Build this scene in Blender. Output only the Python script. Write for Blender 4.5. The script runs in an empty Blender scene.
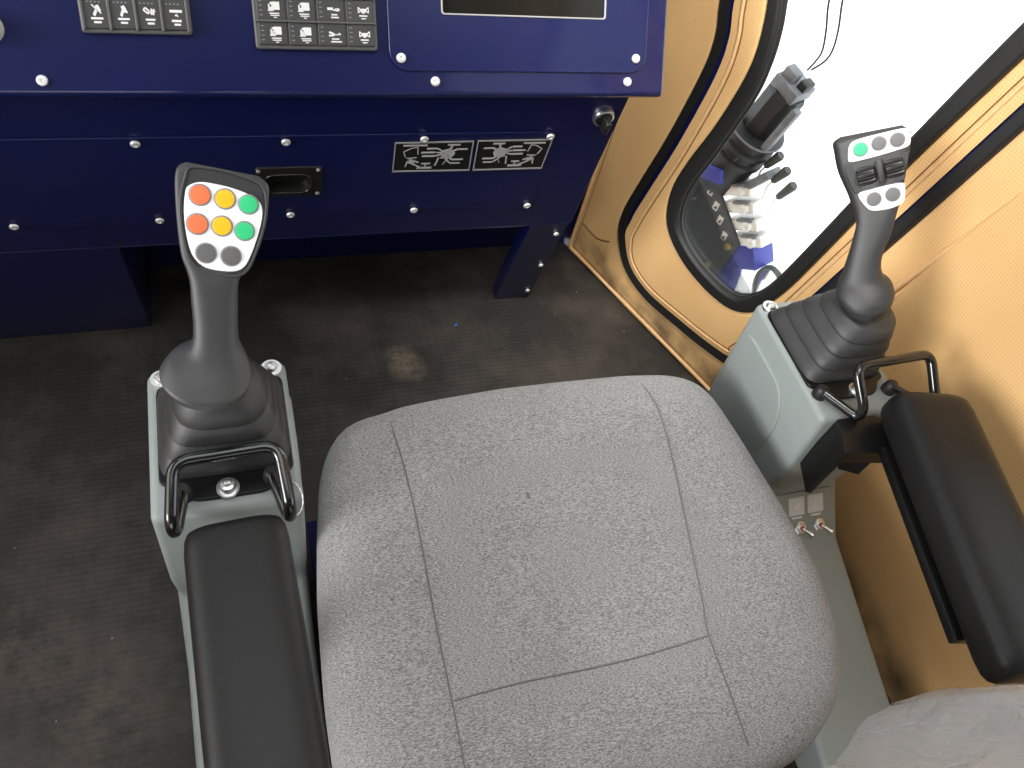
import bpy, bmesh, math, random
from mathutils import Vector, Matrix
random.seed(7)
SC = bpy.context.scene
COL = SC.collection
PI = math.pi

# ------------------------------------------------------------------ materials
def new_mat(name):
    m = bpy.data.materials.new(name); m.use_nodes = True
    nt = m.node_tree
    return m, nt, nt.nodes['Principled BSDF']

def plain(name, col, rough=0.5, metal=0.0, coat=0.0, noise=0.0, nscale=60, bump=0.0, bscale=400, spec=None):
    m, nt, b = new_mat(name)
    b.inputs['Base Color'].default_value = (*col, 1)
    b.inputs['Roughness'].default_value = rough
    b.inputs['Metallic'].default_value = metal
    b.inputs['Coat Weight'].default_value = coat
    b.inputs['Coat Roughness'].default_value = 0.08
    if spec is not None: b.inputs['Specular IOR Level'].default_value = spec
    tc = nt.nodes.new('ShaderNodeTexCoord')
    if noise:
        n = nt.nodes.new('ShaderNodeTexNoise'); n.inputs['Scale'].default_value = nscale; n.inputs['Detail'].default_value = 4
        nt.links.new(tc.outputs['Object'], n.inputs['Vector'])
        mx = nt.nodes.new('ShaderNodeMix'); mx.data_type = 'RGBA'
        mx.inputs[6].default_value = (*[c * (1 - noise) for c in col], 1)
        mx.inputs[7].default_value = (*[min(1, c * (1 + noise)) for c in col], 1)
        nt.links.new(n.outputs['Fac'], mx.inputs[0]); nt.links.new(mx.outputs[2], b.inputs['Base Color'])
    if bump:
        n2 = nt.nodes.new('ShaderNodeTexNoise'); n2.inputs['Scale'].default_value = bscale; n2.inputs['Detail'].default_value = 2
        nt.links.new(tc.outputs['Object'], n2.inputs['Vector'])
        bp = nt.nodes.new('ShaderNodeBump'); bp.inputs['Strength'].default_value = bump; bp.inputs['Distance'].default_value = 0.001
        nt.links.new(n2.outputs['Fac'], bp.inputs['Height']); nt.links.new(bp.outputs['Normal'], b.inputs['Normal'])
    return m

def math_node(nt, op, a, bval=None):
    n = nt.nodes.new('ShaderNodeMath'); n.operation = op
    for i, v in enumerate((a, bval)):
        if v is None: continue
        if isinstance(v, (int, float)): n.inputs[i].default_value = v
        else: nt.links.new(v, n.inputs[i])
    return n.outputs[0]

def leather():
    m, nt, b = new_mat('perforated_tan_leather')
    tc = nt.nodes.new('ShaderNodeTexCoord'); sp = nt.nodes.new('ShaderNodeSeparateXYZ')
    nt.links.new(tc.outputs['Object'], sp.inputs[0])
    k = 2 * PI / 0.009
    sx = math_node(nt, 'SINE', math_node(nt, 'MULTIPLY', math_node(nt, 'ADD', sp.outputs['X'], sp.outputs['Y']), k))
    sy = math_node(nt, 'SINE', math_node(nt, 'MULTIPLY', math_node(nt, 'SUBTRACT', sp.outputs['X'], sp.outputs['Y']), k))
    dot = math_node(nt, 'GREATER_THAN', math_node(nt, 'MULTIPLY', sx, sy), 0.55)
    n = nt.nodes.new('ShaderNodeTexNoise'); n.inputs['Scale'].default_value = 5; n.inputs['Detail'].default_value = 5
    nt.links.new(tc.outputs['Object'], n.inputs['Vector'])
    cr = nt.nodes.new('ShaderNodeValToRGB')
    cr.color_ramp.elements[0].position = 0.3; cr.color_ramp.elements[0].color = (0.74, 0.45, 0.190, 1)
    cr.color_ramp.elements[1].position = 0.7; cr.color_ramp.elements[1].color = (0.84, 0.535, 0.24, 1)
    nt.links.new(n.outputs['Fac'], cr.inputs[0])
    mx = nt.nodes.new('ShaderNodeMix'); mx.data_type = 'RGBA'
    mx.inputs[7].default_value = (0.56, 0.32, 0.13, 1)
    nt.links.new(math_node(nt, 'MULTIPLY', dot, 0.7), mx.inputs[0]); nt.links.new(cr.outputs[0], mx.inputs[6])
    # scuffed dirt on the kick strip close to the floor (patchy)
    n3 = nt.nodes.new('ShaderNodeTexNoise'); n3.inputs['Scale'].default_value = 11; n3.inputs['Detail'].default_value = 6
    nt.links.new(tc.outputs['Object'], n3.inputs['Vector'])
    low = nt.nodes.new('ShaderNodeMapRange'); low.inputs['From Min'].default_value = 0.10; low.inputs['From Max'].default_value = 0.04
    nt.links.new(sp.outputs['Y'], low.inputs['Value'])
    rng = nt.nodes.new('ShaderNodeMapRange'); rng.inputs['From Min'].default_value = 0.38; rng.inputs['From Max'].default_value = 0.62
    nt.links.new(n3.outputs['Fac'], rng.inputs['Value'])
    dirt = math_node(nt, 'MULTIPLY', math_node(nt, 'MULTIPLY', low.outputs[0], rng.outputs[0]), 0.92)
    mx2 = nt.nodes.new('ShaderNodeMix'); mx2.data_type = 'RGBA'
    mx2.inputs[7].default_value = (0.075, 0.052, 0.03, 1)
    nt.links.new(dirt, mx2.inputs[0]); nt.links.new(mx.outputs[2], mx2.inputs[6])
    nt.links.new(mx2.outputs[2], b.inputs['Base Color'])
    b.inputs['Roughness'].default_value = 0.5
    bp = nt.nodes.new('ShaderNodeBump'); bp.inputs['Strength'].default_value = 0.5; bp.inputs['Distance'].default_value = 0.001
    bp.invert = True
    nt.links.new(dot, bp.inputs['Height']); nt.links.new(bp.outputs['Normal'], b.inputs['Normal'])
    return m

def fabric(name, c0, c1):
    m, nt, b = new_mat(name)
    tc = nt.nodes.new('ShaderNodeTexCoord')
    mp = nt.nodes.new('ShaderNodeMapping'); mp.inputs['Scale'].default_value = (330, 1250, 700)
    nt.links.new(tc.outputs['Object'], mp.inputs[0])
    n = nt.nodes.new('ShaderNodeTexNoise'); n.inputs['Scale'].default_value = 1; n.inputs['Detail'].default_value = 3; n.inputs['Roughness'].default_value = 0.7
    nt.links.new(mp.outputs[0], n.inputs['Vector'])
    n2 = nt.nodes.new('ShaderNodeTexNoise'); n2.inputs['Scale'].default_value = 12; n2.inputs['Detail'].default_value = 4
    nt.links.new(tc.outputs['Object'], n2.inputs['Vector'])
    mixv = math_node(nt, 'ADD', math_node(nt, 'MULTIPLY', n.outputs['Fac'], 0.95), math_node(nt, 'MULTIPLY', n2.outputs['Fac'], 0.05))
    cr = nt.nodes.new('ShaderNodeValToRGB')
    cr.color_ramp.elements[0].position = 0.39; cr.color_ramp.elements[0].color = (*c0, 1)
    cr.color_ramp.elements[1].position = 0.61; cr.color_ramp.elements[1].color = (*c1, 1)
    nt.links.new(mixv, cr.inputs[0]); nt.links.new(cr.outputs[0], b.inputs['Base Color'])
    b.inputs['Roughness'].default_value = 0.95; b.inputs['Specular IOR Level'].default_value = 0.15
    b.inputs['Sheen Weight'].default_value = 0.3
    bp = nt.nodes.new('ShaderNodeBump'); bp.inputs['Strength'].default_value = 0.5; bp.inputs['Distance'].default_value = 0.0015
    nt.links.new(n.outputs['Fac'], bp.inputs['Height']); nt.links.new(bp.outputs['Normal'], b.inputs['Normal'])
    return m

def rubber_floor():
    m, nt, b = new_mat('ribbed_black_rubber')
    tc = nt.nodes.new('ShaderNodeTexCoord'); sp = nt.nodes.new('ShaderNodeSeparateXYZ')
    nt.links.new(tc.outputs['Object'], sp.inputs[0])
    n = nt.nodes.new('ShaderNodeTexNoise'); n.inputs['Scale'].default_value = 5.5; n.inputs['Detail'].default_value = 8; n.inputs['Roughness'].default_value = 0.7
    nt.links.new(tc.outputs['Object'], n.inputs['Vector'])
    cr = nt.nodes.new('ShaderNodeValToRGB')
    cr.color_ramp.elements[0].position = 0.45; cr.color_ramp.elements[0].color = (0.024, 0.022, 0.020, 1)
    cr.color_ramp.elements[1].position = 0.78; cr.color_ramp.elements[1].color = (0.095, 0.079, 0.065, 1)
    nt.links.new(n.outputs['Fac'], cr.inputs[0])
    # two dusty tread marks
    last = cr.outputs[0]
    for (px, py, r) in ((0.284, 0.905, 0.045), (0.276, 0.935, 0.04), (-0.36, 0.48, 0.10), (-0.25, 0.37, 0.14)):
        vm = nt.nodes.new('ShaderNodeVectorMath'); vm.operation = 'DISTANCE'
        vm.inputs[1].default_value = (px, py, 0)
        nt.links.new(tc.outputs['Object'], vm.inputs[0]); stg = 0.75 if py > 0.8 else 0.3
        mr = nt.nodes.new('ShaderNodeMapRange'); mr.inputs['From Min'].default_value = r; mr.inputs['From Max'].default_value = 0.0
        nt.links.new(vm.outputs['Value'], mr.inputs['Value'])
        nn = nt.nodes.new('ShaderNodeTexNoise'); nn.inputs['Scale'].default_value = 24; nn.inputs['Detail'].default_value = 8; nn.inputs['Roughness'].default_value = 0.75
        nt.links.new(tc.outputs['Object'], nn.inputs['Vector'])
        r2 = nt.nodes.new('ShaderNodeMapRange'); r2.inputs['From Min'].default_value = 0.40; r2.inputs['From Max'].default_value = 0.62
        nt.links.new(nn.outputs['Fac'], r2.inputs['Value'])
        f = math_node(nt, 'MULTIPLY', math_node(nt, "MULTIPLY", mr.outputs[0], r2.outputs[0]), stg)
        mx = nt.nodes.new('ShaderNodeMix'); mx.data_type = 'RGBA'
        mx.inputs[7].default_value = (0.26, 0.20, 0.145, 1)
        nt.links.new(f, mx.inputs[0]); nt.links.new(last, mx.inputs[6]); last = mx.outputs[2]
    vo = nt.nodes.new('ShaderNodeTexVoronoi'); vo.inputs['Scale'].default_value = 30
    nt.links.new(tc.outputs['Object'], vo.inputs['Vector'])
    sc_ = nt.nodes.new('ShaderNodeSeparateColor'); nt.links.new(vo.outputs['Color'], sc_.inputs[0])
    fleck = math_node(nt, 'MULTIPLY', math_node(nt, 'LESS_THAN', vo.outputs['Distance'], 0.045), math_node(nt, 'GREATER_THAN', sc_.outputs[0], 0.72))
    mx = nt.nodes.new('ShaderNodeMix'); mx.data_type = 'RGBA'
    mx.inputs[7].default_value = (0.36, 0.32, 0.27, 1)
    nt.links.new(math_node(nt, 'MULTIPLY', fleck, 0.8), mx.inputs[0]); nt.links.new(last, mx.inputs[6]); last = mx.outputs[2]
    nt.links.new(last, b.inputs['Base Color'])
    b.inputs['Roughness'].default_value = 0.62
    k = 2 * PI / 0.0095
    rib = math_node(nt, 'SINE', math_node(nt, 'MULTIPLY', sp.outputs['Y'], k))
    seg = math_node(nt, 'SINE', math_node(nt, 'MULTIPLY', sp.outputs['X'], k * 0.6))
    h = math_node(nt, 'ADD', rib, math_node(nt, 'MULTIPLY', seg, 0.6))
    n4 = nt.nodes.new('ShaderNodeTexNoise'); n4.inputs['Scale'].default_value = 220
    nt.links.new(tc.outputs['Object'], n4.inputs['Vector'])
    h2 = math_node(nt, 'ADD', h, math_node(nt, 'MULTIPLY', n4.outputs['Fac'], 3))
    bp = nt.nodes.new('ShaderNodeBump'); bp.inputs['Strength'].default_value = 0.30; bp.inputs['Distance'].default_value = 0.00035
    nt.links.new(h2, bp.inputs['Height']); nt.links.new(bp.outputs['Normal'], b.inputs['Normal'])
    return m

def film(name):
    """Creased clear polythene: mostly see-through, with glossy creases."""
    m, nt, b = new_mat(name)
    tc = nt.nodes.new('ShaderNodeTexCoord')
    mp = nt.nodes.new('ShaderNodeMapping'); mp.inputs['Scale'].default_value = (16, 8, 9); mp.inputs['Rotation'].default_value = (0.4, 0.3, 0.5)
    nt.links.new(tc.outputs['Object'], mp.inputs[0])
    n = nt.nodes.new('ShaderNodeTexNoise'); n.inputs['Scale'].default_value = 1.3; n.inputs['Detail'].default_value = 2.5; n.inputs['Distortion'].default_value = 0.8
    nt.links.new(mp.outputs[0], n.inputs['Vector'])
    bp = nt.nodes.new('ShaderNodeBump'); bp.inputs['Strength'].default_value = 1.0; bp.inputs['Distance'].default_value = 0.02
    nt.links.new(n.outputs['Fac'], bp.inputs['Height'])
    b.inputs['Base Color'].default_value = (0.80, 0.75, 0.71, 1); b.inputs['Roughness'].default_value = 0.13
    b.inputs['Specular IOR Level'].default_value = 1.0
    nt.links.new(bp.outputs['Normal'], b.inputs['Normal'])
    tr = nt.nodes.new('ShaderNodeBsdfTransparent'); tr.inputs[0].default_value = (0.98, 0.98, 0.98, 1)
    lw = nt.nodes.new('ShaderNodeLayerWeight'); lw.inputs['Blend'].default_value = 0.35
    nt.links.new(bp.outputs['Normal'], lw.inputs['Normal'])
    fac = math_node(nt, 'MINIMUM', math_node(nt, 'ADD', math_node(nt, 'MULTIPLY', lw.outputs['Facing'], 0.60), 0.12), 0.75)
    mix = nt.nodes.new('ShaderNodeMixShader'); nt.links.new(fac, mix.inputs[0])
    nt.links.new(tr.outputs[0], mix.inputs[1]); nt.links.new(b.outputs[0], mix.inputs[2])
    nt.links.new(mix.outputs[0], nt.nodes['Material Output'].inputs['Surface'])
    return m

def pane_mat():
    m, nt, b = new_mat('clear_window_glass')
    tr = nt.nodes.new('ShaderNodeBsdfTransparent'); tr.inputs[0].default_value = (0.96, 0.98, 0.97, 1)
    gl = nt.nodes.new('ShaderNodeBsdfGlossy'); gl.inputs['Roughness'].default_value = 0.02
    fr = nt.nodes.new('ShaderNodeFresnel'); fr.inputs['IOR'].default_value = 1.45
    mix = nt.nodes.new('ShaderNodeMixShader')
    nt.links.new(math_node(nt, 'MULTIPLY', fr.outputs[0], 0.8), mix.inputs[0])
    nt.links.new(tr.outputs[0], mix.inputs[1]); nt.links.new(gl.outputs[0], mix.inputs[2])
    nt.links.new(mix.outputs[0], nt.nodes['Material Output'].inputs['Surface'])
    nt.nodes.remove(b)
    return m

NAVY = plain('gloss_navy_paint', (0.0024, 0.0054, 0.055), 0.36, coat=0.6, spec=0.35, noise=0.12, nscale=9)
NAVY_IN = plain('navy_door_gap_paint', (0.005, 0.008, 0.070), 0.4)
TAN = leather()
TAN_PIPE = plain('tan_piping', (0.78, 0.48, 0.23), 0.5, noise=0.15, nscale=80)
THREAD = plain('brown_stitching', (0.20, 0.10, 0.04), 0.8, noise=0.1)
RUBBER = plain('black_rubber', (0.012, 0.012, 0.012), 0.5, bump=0.3, bscale=500, noise=0.2)
BOOTM = plain('bellows_rubber', (0.030, 0.030, 0.031), 0.48, bump=0.25, bscale=700, noise=0.25, nscale=40)
GRIPM = plain('soft_grip_plastic', (0.034, 0.034, 0.035), 0.42, bump=0.25, bscale=1500, noise=0.1)
BEZELM = plain('grip_bezel_plastic', (0.022, 0.022, 0.023), 0.5, bump=0.2, bscale=1500)
VINYL = plain('black_vinyl', (0.010, 0.0095, 0.0095), 0.40, bump=0.3, bscale=900, noise=0.1, spec=0.28)
BLACKSTEEL = plain('black_powder_coated_steel', (0.006, 0.006, 0.006), 0.35, bump=0.1, bscale=800, spec=0.3)
BARM = plain('gloss_black_tube', (0.008, 0.008, 0.008), 0.18, coat=0.5)
GREY = plain('grey_green_powder_coat', (0.250, 0.278, 0.268), 0.5, bump=0.12, bscale=900, noise=0.05)
CHROME = plain('bright_zinc', (0.86, 0.86, 0.85), 0.32, metal=1.0)
SCREWM = plain('steel_screw_head', (0.78, 0.78, 0.76), 0.5, metal=0.6)
WHITE = plain('white_button_plate', (0.86, 0.86, 0.86), 0.4)
ORANGE = plain('orange_button', (0.82, 0.17, 0.060), 0.5)
YELLOW = plain('yellow_button', (0.86, 0.47, 0.008), 0.5)
GREEN = plain('green_button', (0.028, 0.52, 0.19), 0.5)
GREYB = plain('grey_button', (0.115, 0.112, 0.11), 0.5)
RINGM = plain('button_ring_grey', (0.26, 0.26, 0.27), 0.6)  # plain mid grey of the rims around the buttons
KEYM = plain('charcoal_key', (0.040, 0.040, 0.040), 0.5, bump=0.1, bscale=900)
KEYF = plain('charcoal_keypad_frame', (0.085, 0.085, 0.083), 0.5, bump=0.1, bscale=900)
PRINT = plain('white_print', (0.74, 0.72, 0.70), 0.6)
PRINT_DIM = plain('dim_print', (0.22, 0.22, 0.22), 0.6)
PLATEM = plain('black_sign_plate', (0.008, 0.009, 0.009), 0.35)
SILVER = plain('satin_silver_edge', (0.36, 0.36, 0.36), 0.4, metal=0.3)
SCREENM = plain('dark_display_glass', (0.012, 0.011, 0.009), 0.12, noise=0.3, nscale=40)
BLACKPL = plain('black_plastic', (0.010, 0.010, 0.009), 0.4)
FAB = fabric('grey_tweed', (0.150, 0.145, 0.144), (0.52, 0.507, 0.505))
FABB = fabric('grey_backrest_tweed', (0.30, 0.294, 0.29), (0.48, 0.47, 0.465))
SEAMM = plain('grey_seam_thread', (0.19, 0.185, 0.185), 0.9)
FLOORM = rubber_floor()
FILM = film('clear_plastic_film')
GLASS = pane_mat()
HULL = plain('weathered_black_hydraulic', (0.007, 0.008, 0.011), 0.5, noise=0.7, nscale=60)
ENDP = plain('dark_blue_grey_plate', (0.035, 0.038, 0.048), 0.45, noise=0.5, nscale=50)
HULLG = plain('grey_hydraulic_cap', (0.14, 0.15, 0.175), 0.5, noise=0.5, nscale=60)
ALU = plain('cast_aluminium', (0.72, 0.72, 0.72), 0.4, metal=0.4)
BLUEOUT = plain('blue_bracket_paint', (0.035, 0.045, 0.33), 0.5, noise=0.2, nscale=30)
BRASS = plain('brass_bolt', (0.62, 0.46, 0.20), 0.35, metal=0.8)
PALE = plain('pale_concrete', (0.85, 0.85, 0.84), 0.9, noise=0.04, nscale=4)
RED = plain('red_ring', (0.5, 0.03, 0.02), 0.4)
CEIL = plain('grey_headliner', (0.06, 0.06, 0.06), 0.9)
STICK = plain('printed_symbol_label', (0.60, 0.64, 0.65), 0.35)

# ------------------------------------------------------------------ helpers
WM = {}
def link(o, parent=None, mw=None):
    COL.objects.link(o)
    mw = mw.copy() if mw is not None else Matrix.Identity(4)
    if parent is not None:
        o.parent = parent
        o.matrix_parent_inverse = WM[parent.name].inverted()
    o.matrix_basis = mw
    WM[o.name] = mw
    return o

def props(o, label=None, cat=None, group=None, kind=None):
    if label: o['label'] = label
    if cat: o['category'] = cat
    if group: o['group'] = group
    if kind: o['kind'] = kind
    return o

def thing(name, label, cat, loc=(0, 0, 0), group=None):
    o = bpy.data.objects.new(name, None); o.empty_display_size = 0.05
    link(o, None, Matrix.Translation(loc))
    return props(o, label, cat, group)

def smooth_by_angle(me, ang=40):
    bm = bmesh.new(); bm.from_mesh(me)
    bmesh.ops.recalc_face_normals(bm, faces=bm.faces)
    lim = math.radians(ang)
    for f in bm.faces: f.smooth = True
    for e in bm.edges:
        e.smooth = not (len(e.link_faces) == 2 and e.calc_face_angle(0) > lim)
    bm.to_mesh(me); bm.free()

def crisp(me):
    bm = bmesh.new(); bm.from_mesh(me)
    for e in bm.edges:
        fl = [abs(f.normal.z) > 0.9995 for f in e.link_faces]
        if len(fl) == 2 and fl[0] != fl[1]: e.smooth = False
    bm.to_mesh(me); bm.free()

def obj(name, verts, faces, mat, parent=None, mw=None, ang=40):
    me = bpy.data.meshes.new(name); me.from_pydata([tuple(v) for v in verts], [], faces); me.update()
    smooth_by_angle(me, ang)
    me.materials.append(mat)
    return link(bpy.data.objects.new(name, me), parent, mw)

def bm_obj(name, bm, mat, parent=None, mw=None, ang=40):
    me = bpy.data.meshes.new(name); bm.to_mesh(me); bm.free()
    smooth_by_angle(me, ang)
    me.materials.append(mat)
    return link(bpy.data.objects.new(name, me), parent, mw)

def plate(name, outs, z0, z1, mat, parent=None, mw=None, bevel=0.0, bres=2, ang=35):
    """Slab with outline outs[0] and holes outs[1:], between local z0 and z1."""
    cu = bpy.data.curves.new(name, 'CURVE'); cu.dimensions = '2D'; cu.fill_mode = 'BOTH'
    half = (z1 - z0) / 2
    cu.extrude = max(half - bevel, 0.0); cu.bevel_depth = bevel; cu.bevel_resolution = bres
    cu.offset = -bevel
    for o in outs:
        s = cu.splines.new('POLY'); s.points.add(len(o) - 1); s.use_cyclic_u = True
        for p, q in zip(s.points, o): p.co = (q[0], q[1], 0, 1)
    tmp = bpy.data.objects.new(name + '_tmp', cu); COL.objects.link(tmp)
    dg = bpy.context.evaluated_depsgraph_get()
    me = bpy.data.meshes.new_from_object(tmp.evaluated_get(dg))
    bpy.data.objects.remove(tmp); bpy.data.curves.remove(cu)
    me.name = name
    me.transform(Matrix.Translation((0, 0, (z0 + z1) / 2)))
    bm = bmesh.new(); bm.from_mesh(me)
    bmesh.ops.remove_doubles(bm, verts=bm.verts, dist=1e-6)
    bm.to_mesh(me); bm.free()
    smooth_by_angle(me, ang)
    crisp(me)
    me.materials.clear(); me.materials.append(mat)
    for p in me.polygons: p.material_index = 0
    return link(bpy.data.objects.new(name, me), parent, mw)

def tube(name, pts, r, mat, parent=None, mw=None, closed=False, n=10, caps=True, flat=1.0, up=None):
    pts = [Vector(p) for p in pts]
    N = len(pts); verts = []; faces = []
    tang = []
    for i in range(N):
        a = pts[(i - 1) % N] if (closed or i > 0) else pts[0]
        b = pts[(i + 1) % N] if (closed or i < N - 1) else pts[-1]
        tang.append((b - a).normalized())
    ref = Vector(up) if up else (Vector((0, 0, 1)) if abs(tang[0].z) < 0.9 else Vector((1, 0, 0)))
    nrm = (ref - tang[0] * ref.dot(tang[0])).normalized()
    for i in range(N):
        if i > 0:
            if up:
                nrm = (Vector(up) - tang[i] * Vector(up).dot(tang[i])).normalized()
            else:
                nrm = (nrm - tang[i] * nrm.dot(tang[i])).normalized()
        bn = tang[i].cross(nrm)
        rr = r[i] if isinstance(r, (list, tuple)) else r
        for k in range(n):
            a = 2 * PI * k / n
            verts.append(pts[i] + nrm * math.cos(a) * rr * flat + bn * math.sin(a) * rr)
    M = N if closed else N - 1
    for i in range(M):
        j = (i + 1) % N
        for k in range(n):
            l = (k + 1) % n
            faces.append((i * n + k, j * n + k, j * n + l, i * n + l))
    if not closed and caps:
        faces.append(tuple(range(n))); faces.append(tuple((N - 1) * n + k for k in range(n)))
    return obj(name, verts, faces, mat, parent, mw, 50)

def fillet(pts, r, seg=5, closed=False):
    """Round the corners of a polyline."""
    pts = [Vector(p) for p in pts]; out = []; N = len(pts)
    for i, p in enumerate(pts):
        if not closed and i in (0, N - 1): out.append(p); continue
        a = pts[i - 1]; b = pts[(i + 1) % N]
        rr = r[i] if isinstance(r, (list, tuple)) else r
        if rr <= 1e-6: out.append(p); continue
        da = (a - p); db = (b - p)
        rr = min(rr, da.length * 0.49, db.length * 0.49)
        p0 = p + da.normalized() * rr; p1 = p + db.normalized() * rr
        for k in range(seg + 1):
            t = k / seg
            out.append(p0 * (1 - t) ** 2 + p * 2 * t * (1 - t) + p1 * t * t)
    return out

def catmull(pts, seg=6, closed=False):
    pts = [Vector(p) for p in pts]; N = len(pts); out = []
    for i in range(N if closed else N - 1):
        g = (lambda k: pts[k % N]) if closed else (lambda k: pts[max(0, min(N - 1, k))])
        p0, p1, p2, p3 = g(i - 1), g(i), g(i + 1), g(i + 2)
        for k in range(seg):
            t = k / seg
            out.append(0.5 * ((2 * p1) + (p2 - p0) * t + (2 * p0 - 5 * p1 + 4 * p2 - p3) * t * t + (3 * p1 - p0 - 3 * p2 + p3) * t ** 3))
    if not closed: out.append(pts[-1])
    return out

def rrect(x0, y0, x1, y1, r, seg=5):
    out = []
    for cx, cy, a0 in ((x1 - r, y1 - r, 0), (x0 + r, y1 - r, 90), (x0 + r, y0 + r, 180), (x1 - r, y0 + r, 270)):
        for k in range(seg + 1):
            a = math.radians(a0 + 90 * k / seg)
            out.append((cx + r * math.cos(a), cy + r * math.sin(a)))
    return out

def circle(cx, cy, r, n=24):
    return [(cx + r * math.cos(2 * PI * k / n), cy + r * math.sin(2 * PI * k / n)) for k in range(n)]

def inset(poly, d):
    """Move a simple counter-clockwise polygon inwards by d."""
    N = len(poly); out = []
    area = sum(poly[i][0] * poly[(i + 1) % N][1] - poly[(i + 1) % N][0] * poly[i][1] for i in range(N))
    s = 1 if area > 0 else -1
    for i in range(N):
        dd = d(i) if callable(d) else d
        a, p, b = Vector(poly[i - 1][:2]), Vector(poly[i][:2]), Vector(poly[(i + 1) % N][:2])
        t = (b - a).normalized()
        nr = Vector((-t.y, t.x)) * s
        out.append(tuple(p + nr * dd))
    return out

def lathe(name, prof, mat, parent=None, mw=None, n=24, ang=35):
    verts, faces = [], []
    for r, z in prof:
        for k in range(n):
            a = 2 * PI * k / n
            verts.append((r * math.cos(a), r * math.sin(a), z))
    for i in range(len(prof) - 1):
        for k in range(n):
            l = (k + 1) % n
            faces.append((i * n + k, i * n + l, (i + 1) * n + l, (i + 1) * n + k))
    faces.append(tuple(range(n))[::-1]); faces.append(tuple((len(prof) - 1) * n + k for k in range(n)))
    return obj(name, verts, faces, mat, parent, mw, ang)

def loft(name, rings, mat, parent=None, mw=None, ang=50, caps=True):
    n = len(rings[0]); verts = [v for r in rings for v in r]; faces = []
    for i in range(len(rings) - 1):
        for k in range(n):
            l = (k + 1) % n
            faces.append((i * n + k, i * n + l, (i + 1) * n + l, (i + 1) * n + k))
    if caps:
        faces.append(tuple(range(n))[::-1]); faces.append(tuple((len(rings) - 1) * n + k for k in range(n)))
    return obj(name, verts, faces, mat, parent, mw, ang)

def superring(c, e1, e2, a, bpos, bneg, ex, n=40):
    out = []
    for k in range(n):
        t = 2 * PI * k / n
        x = math.copysign(abs(math.cos(t)) ** (2 / ex), math.cos(t)); y = math.copysign(abs(math.sin(t)) ** (2 / ex), math.sin(t))
        out.append(Vector(c) + Vector(e1) * (a * x) + Vector(e2) * ((bpos if y > 0 else bneg) * y))
    return out

def rbox(name, dims, bevel, mat, parent=None, mw=None, seg=4, taper=None):
    bm = bmesh.new(); bmesh.ops.create_cube(bm, size=1)
    for v in bm.verts: v.co = Vector((v.co.x * dims[0], v.co.y * dims[1], v.co.z * dims[2]))
    if taper:
        for v in bm.verts: v.co = taper(v.co)
    if bevel:
        bmesh.ops.bevel(bm, geom=list(bm.edges), offset=bevel, segments=seg, profile=0.5, affect='EDGES')
    return bm_obj(name, bm, mat, parent, mw, 35)

def frame(o, ex, ey, ez):
    ex, ey, ez = Vector(ex).normalized(), Vector(ey).normalized(), Vector(ez).normalized()
    m = Matrix.Identity(4)
    for i in range(3):
        m[i][0], m[i][1], m[i][2], m[i][3] = ex[i], ey[i], ez[i], o[i]
    return m

def extrude_x(name, prof, x0, x1, mat, parent=None, bevel=0.0, seg=3):
    """prof: (y,z) polygon, extruded along x."""
    bm = bmesh.new()
    f = bm.faces.new([bm.verts.new((x0, y, z)) for y, z in prof])
    r = bmesh.ops.extrude_face_region(bm, geom=[f])
    for v in r['geom']:
        if isinstance(v, bmesh.types.BMVert): v.co.x = x1
    bmesh.ops.recalc_face_normals(bm, faces=bm.faces)
    if bevel:
        bmesh.ops.bevel(bm, geom=list(bm.edges), offset=bevel, segments=seg, profile=0.5, affect='EDGES')
    return bm_obj(name, bm, mat, parent, None, 35)

def bars(name, lst, z0, z1, mat, parent, mw):
    """Printed marks: convex polygons (counter-clockwise lists of 2D points) as thin raised ink."""
    bm = bmesh.new()
    for poly in lst:
        lo = [bm.verts.new((x, y, z0)) for x, y in poly]; hi = [bm.verts.new((x, y, z1)) for x, y in poly]
        bm.faces.new(hi); N = len(poly)
        for i in range(N):
            j = (i + 1) % N
            bm.faces.new((lo[i], lo[j], hi[j], hi[i]))
    return bm_obj(name, bm, mat, parent, mw, 20)

def rect(x, y, w, h, sk=0.0):
    return [(x - w / 2 - sk, y - h / 2), (x + w / 2 - sk, y - h / 2), (x + w / 2 + sk, y + h / 2), (x - w / 2 + sk, y + h / 2)]

def seg2(x0, y0, x1, y1, t):
    d = Vector((x1 - x0, y1 - y0)).normalized(); nx, ny = -d.y * t / 2, d.x * t / 2
    return [(x0 - nx, y0 - ny), (x1 - nx, y1 - ny), (x1 + nx, y1 + ny), (x0 + nx, y0 + ny)]

# ------------------------------------------------------------------ camera
cam = bpy.data.cameras.new('camera'); co = bpy.data.objects.new('camera', cam); COL.objects.link(co)
cam.sensor_width = 36; cam.lens = 36 * 800 / 1024; cam.clip_start = 0.01
right = Vector((0.9465, -0.2641, 0.1867)); back = Vector((-0.304, -0.531, 0.791))
RW = Vector((2488, 287, -800)).normalized()
YC = Vector((-397, 1214, -800)); YC = (YC - RW * RW.dot(YC)).normalized(); ZC = RW.cross(YC)
m = Matrix.Identity(4)
for i in range(3):
    m[0][i], m[1][i], m[2][i] = RW[i], YC[i], ZC[i]
m[2][3] = 1.25
co.matrix_world = m
SC.camera = co

# ------------------------------------------------------------------ cab shell
def struct(o): o['kind'] = 'structure'; return o

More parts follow.
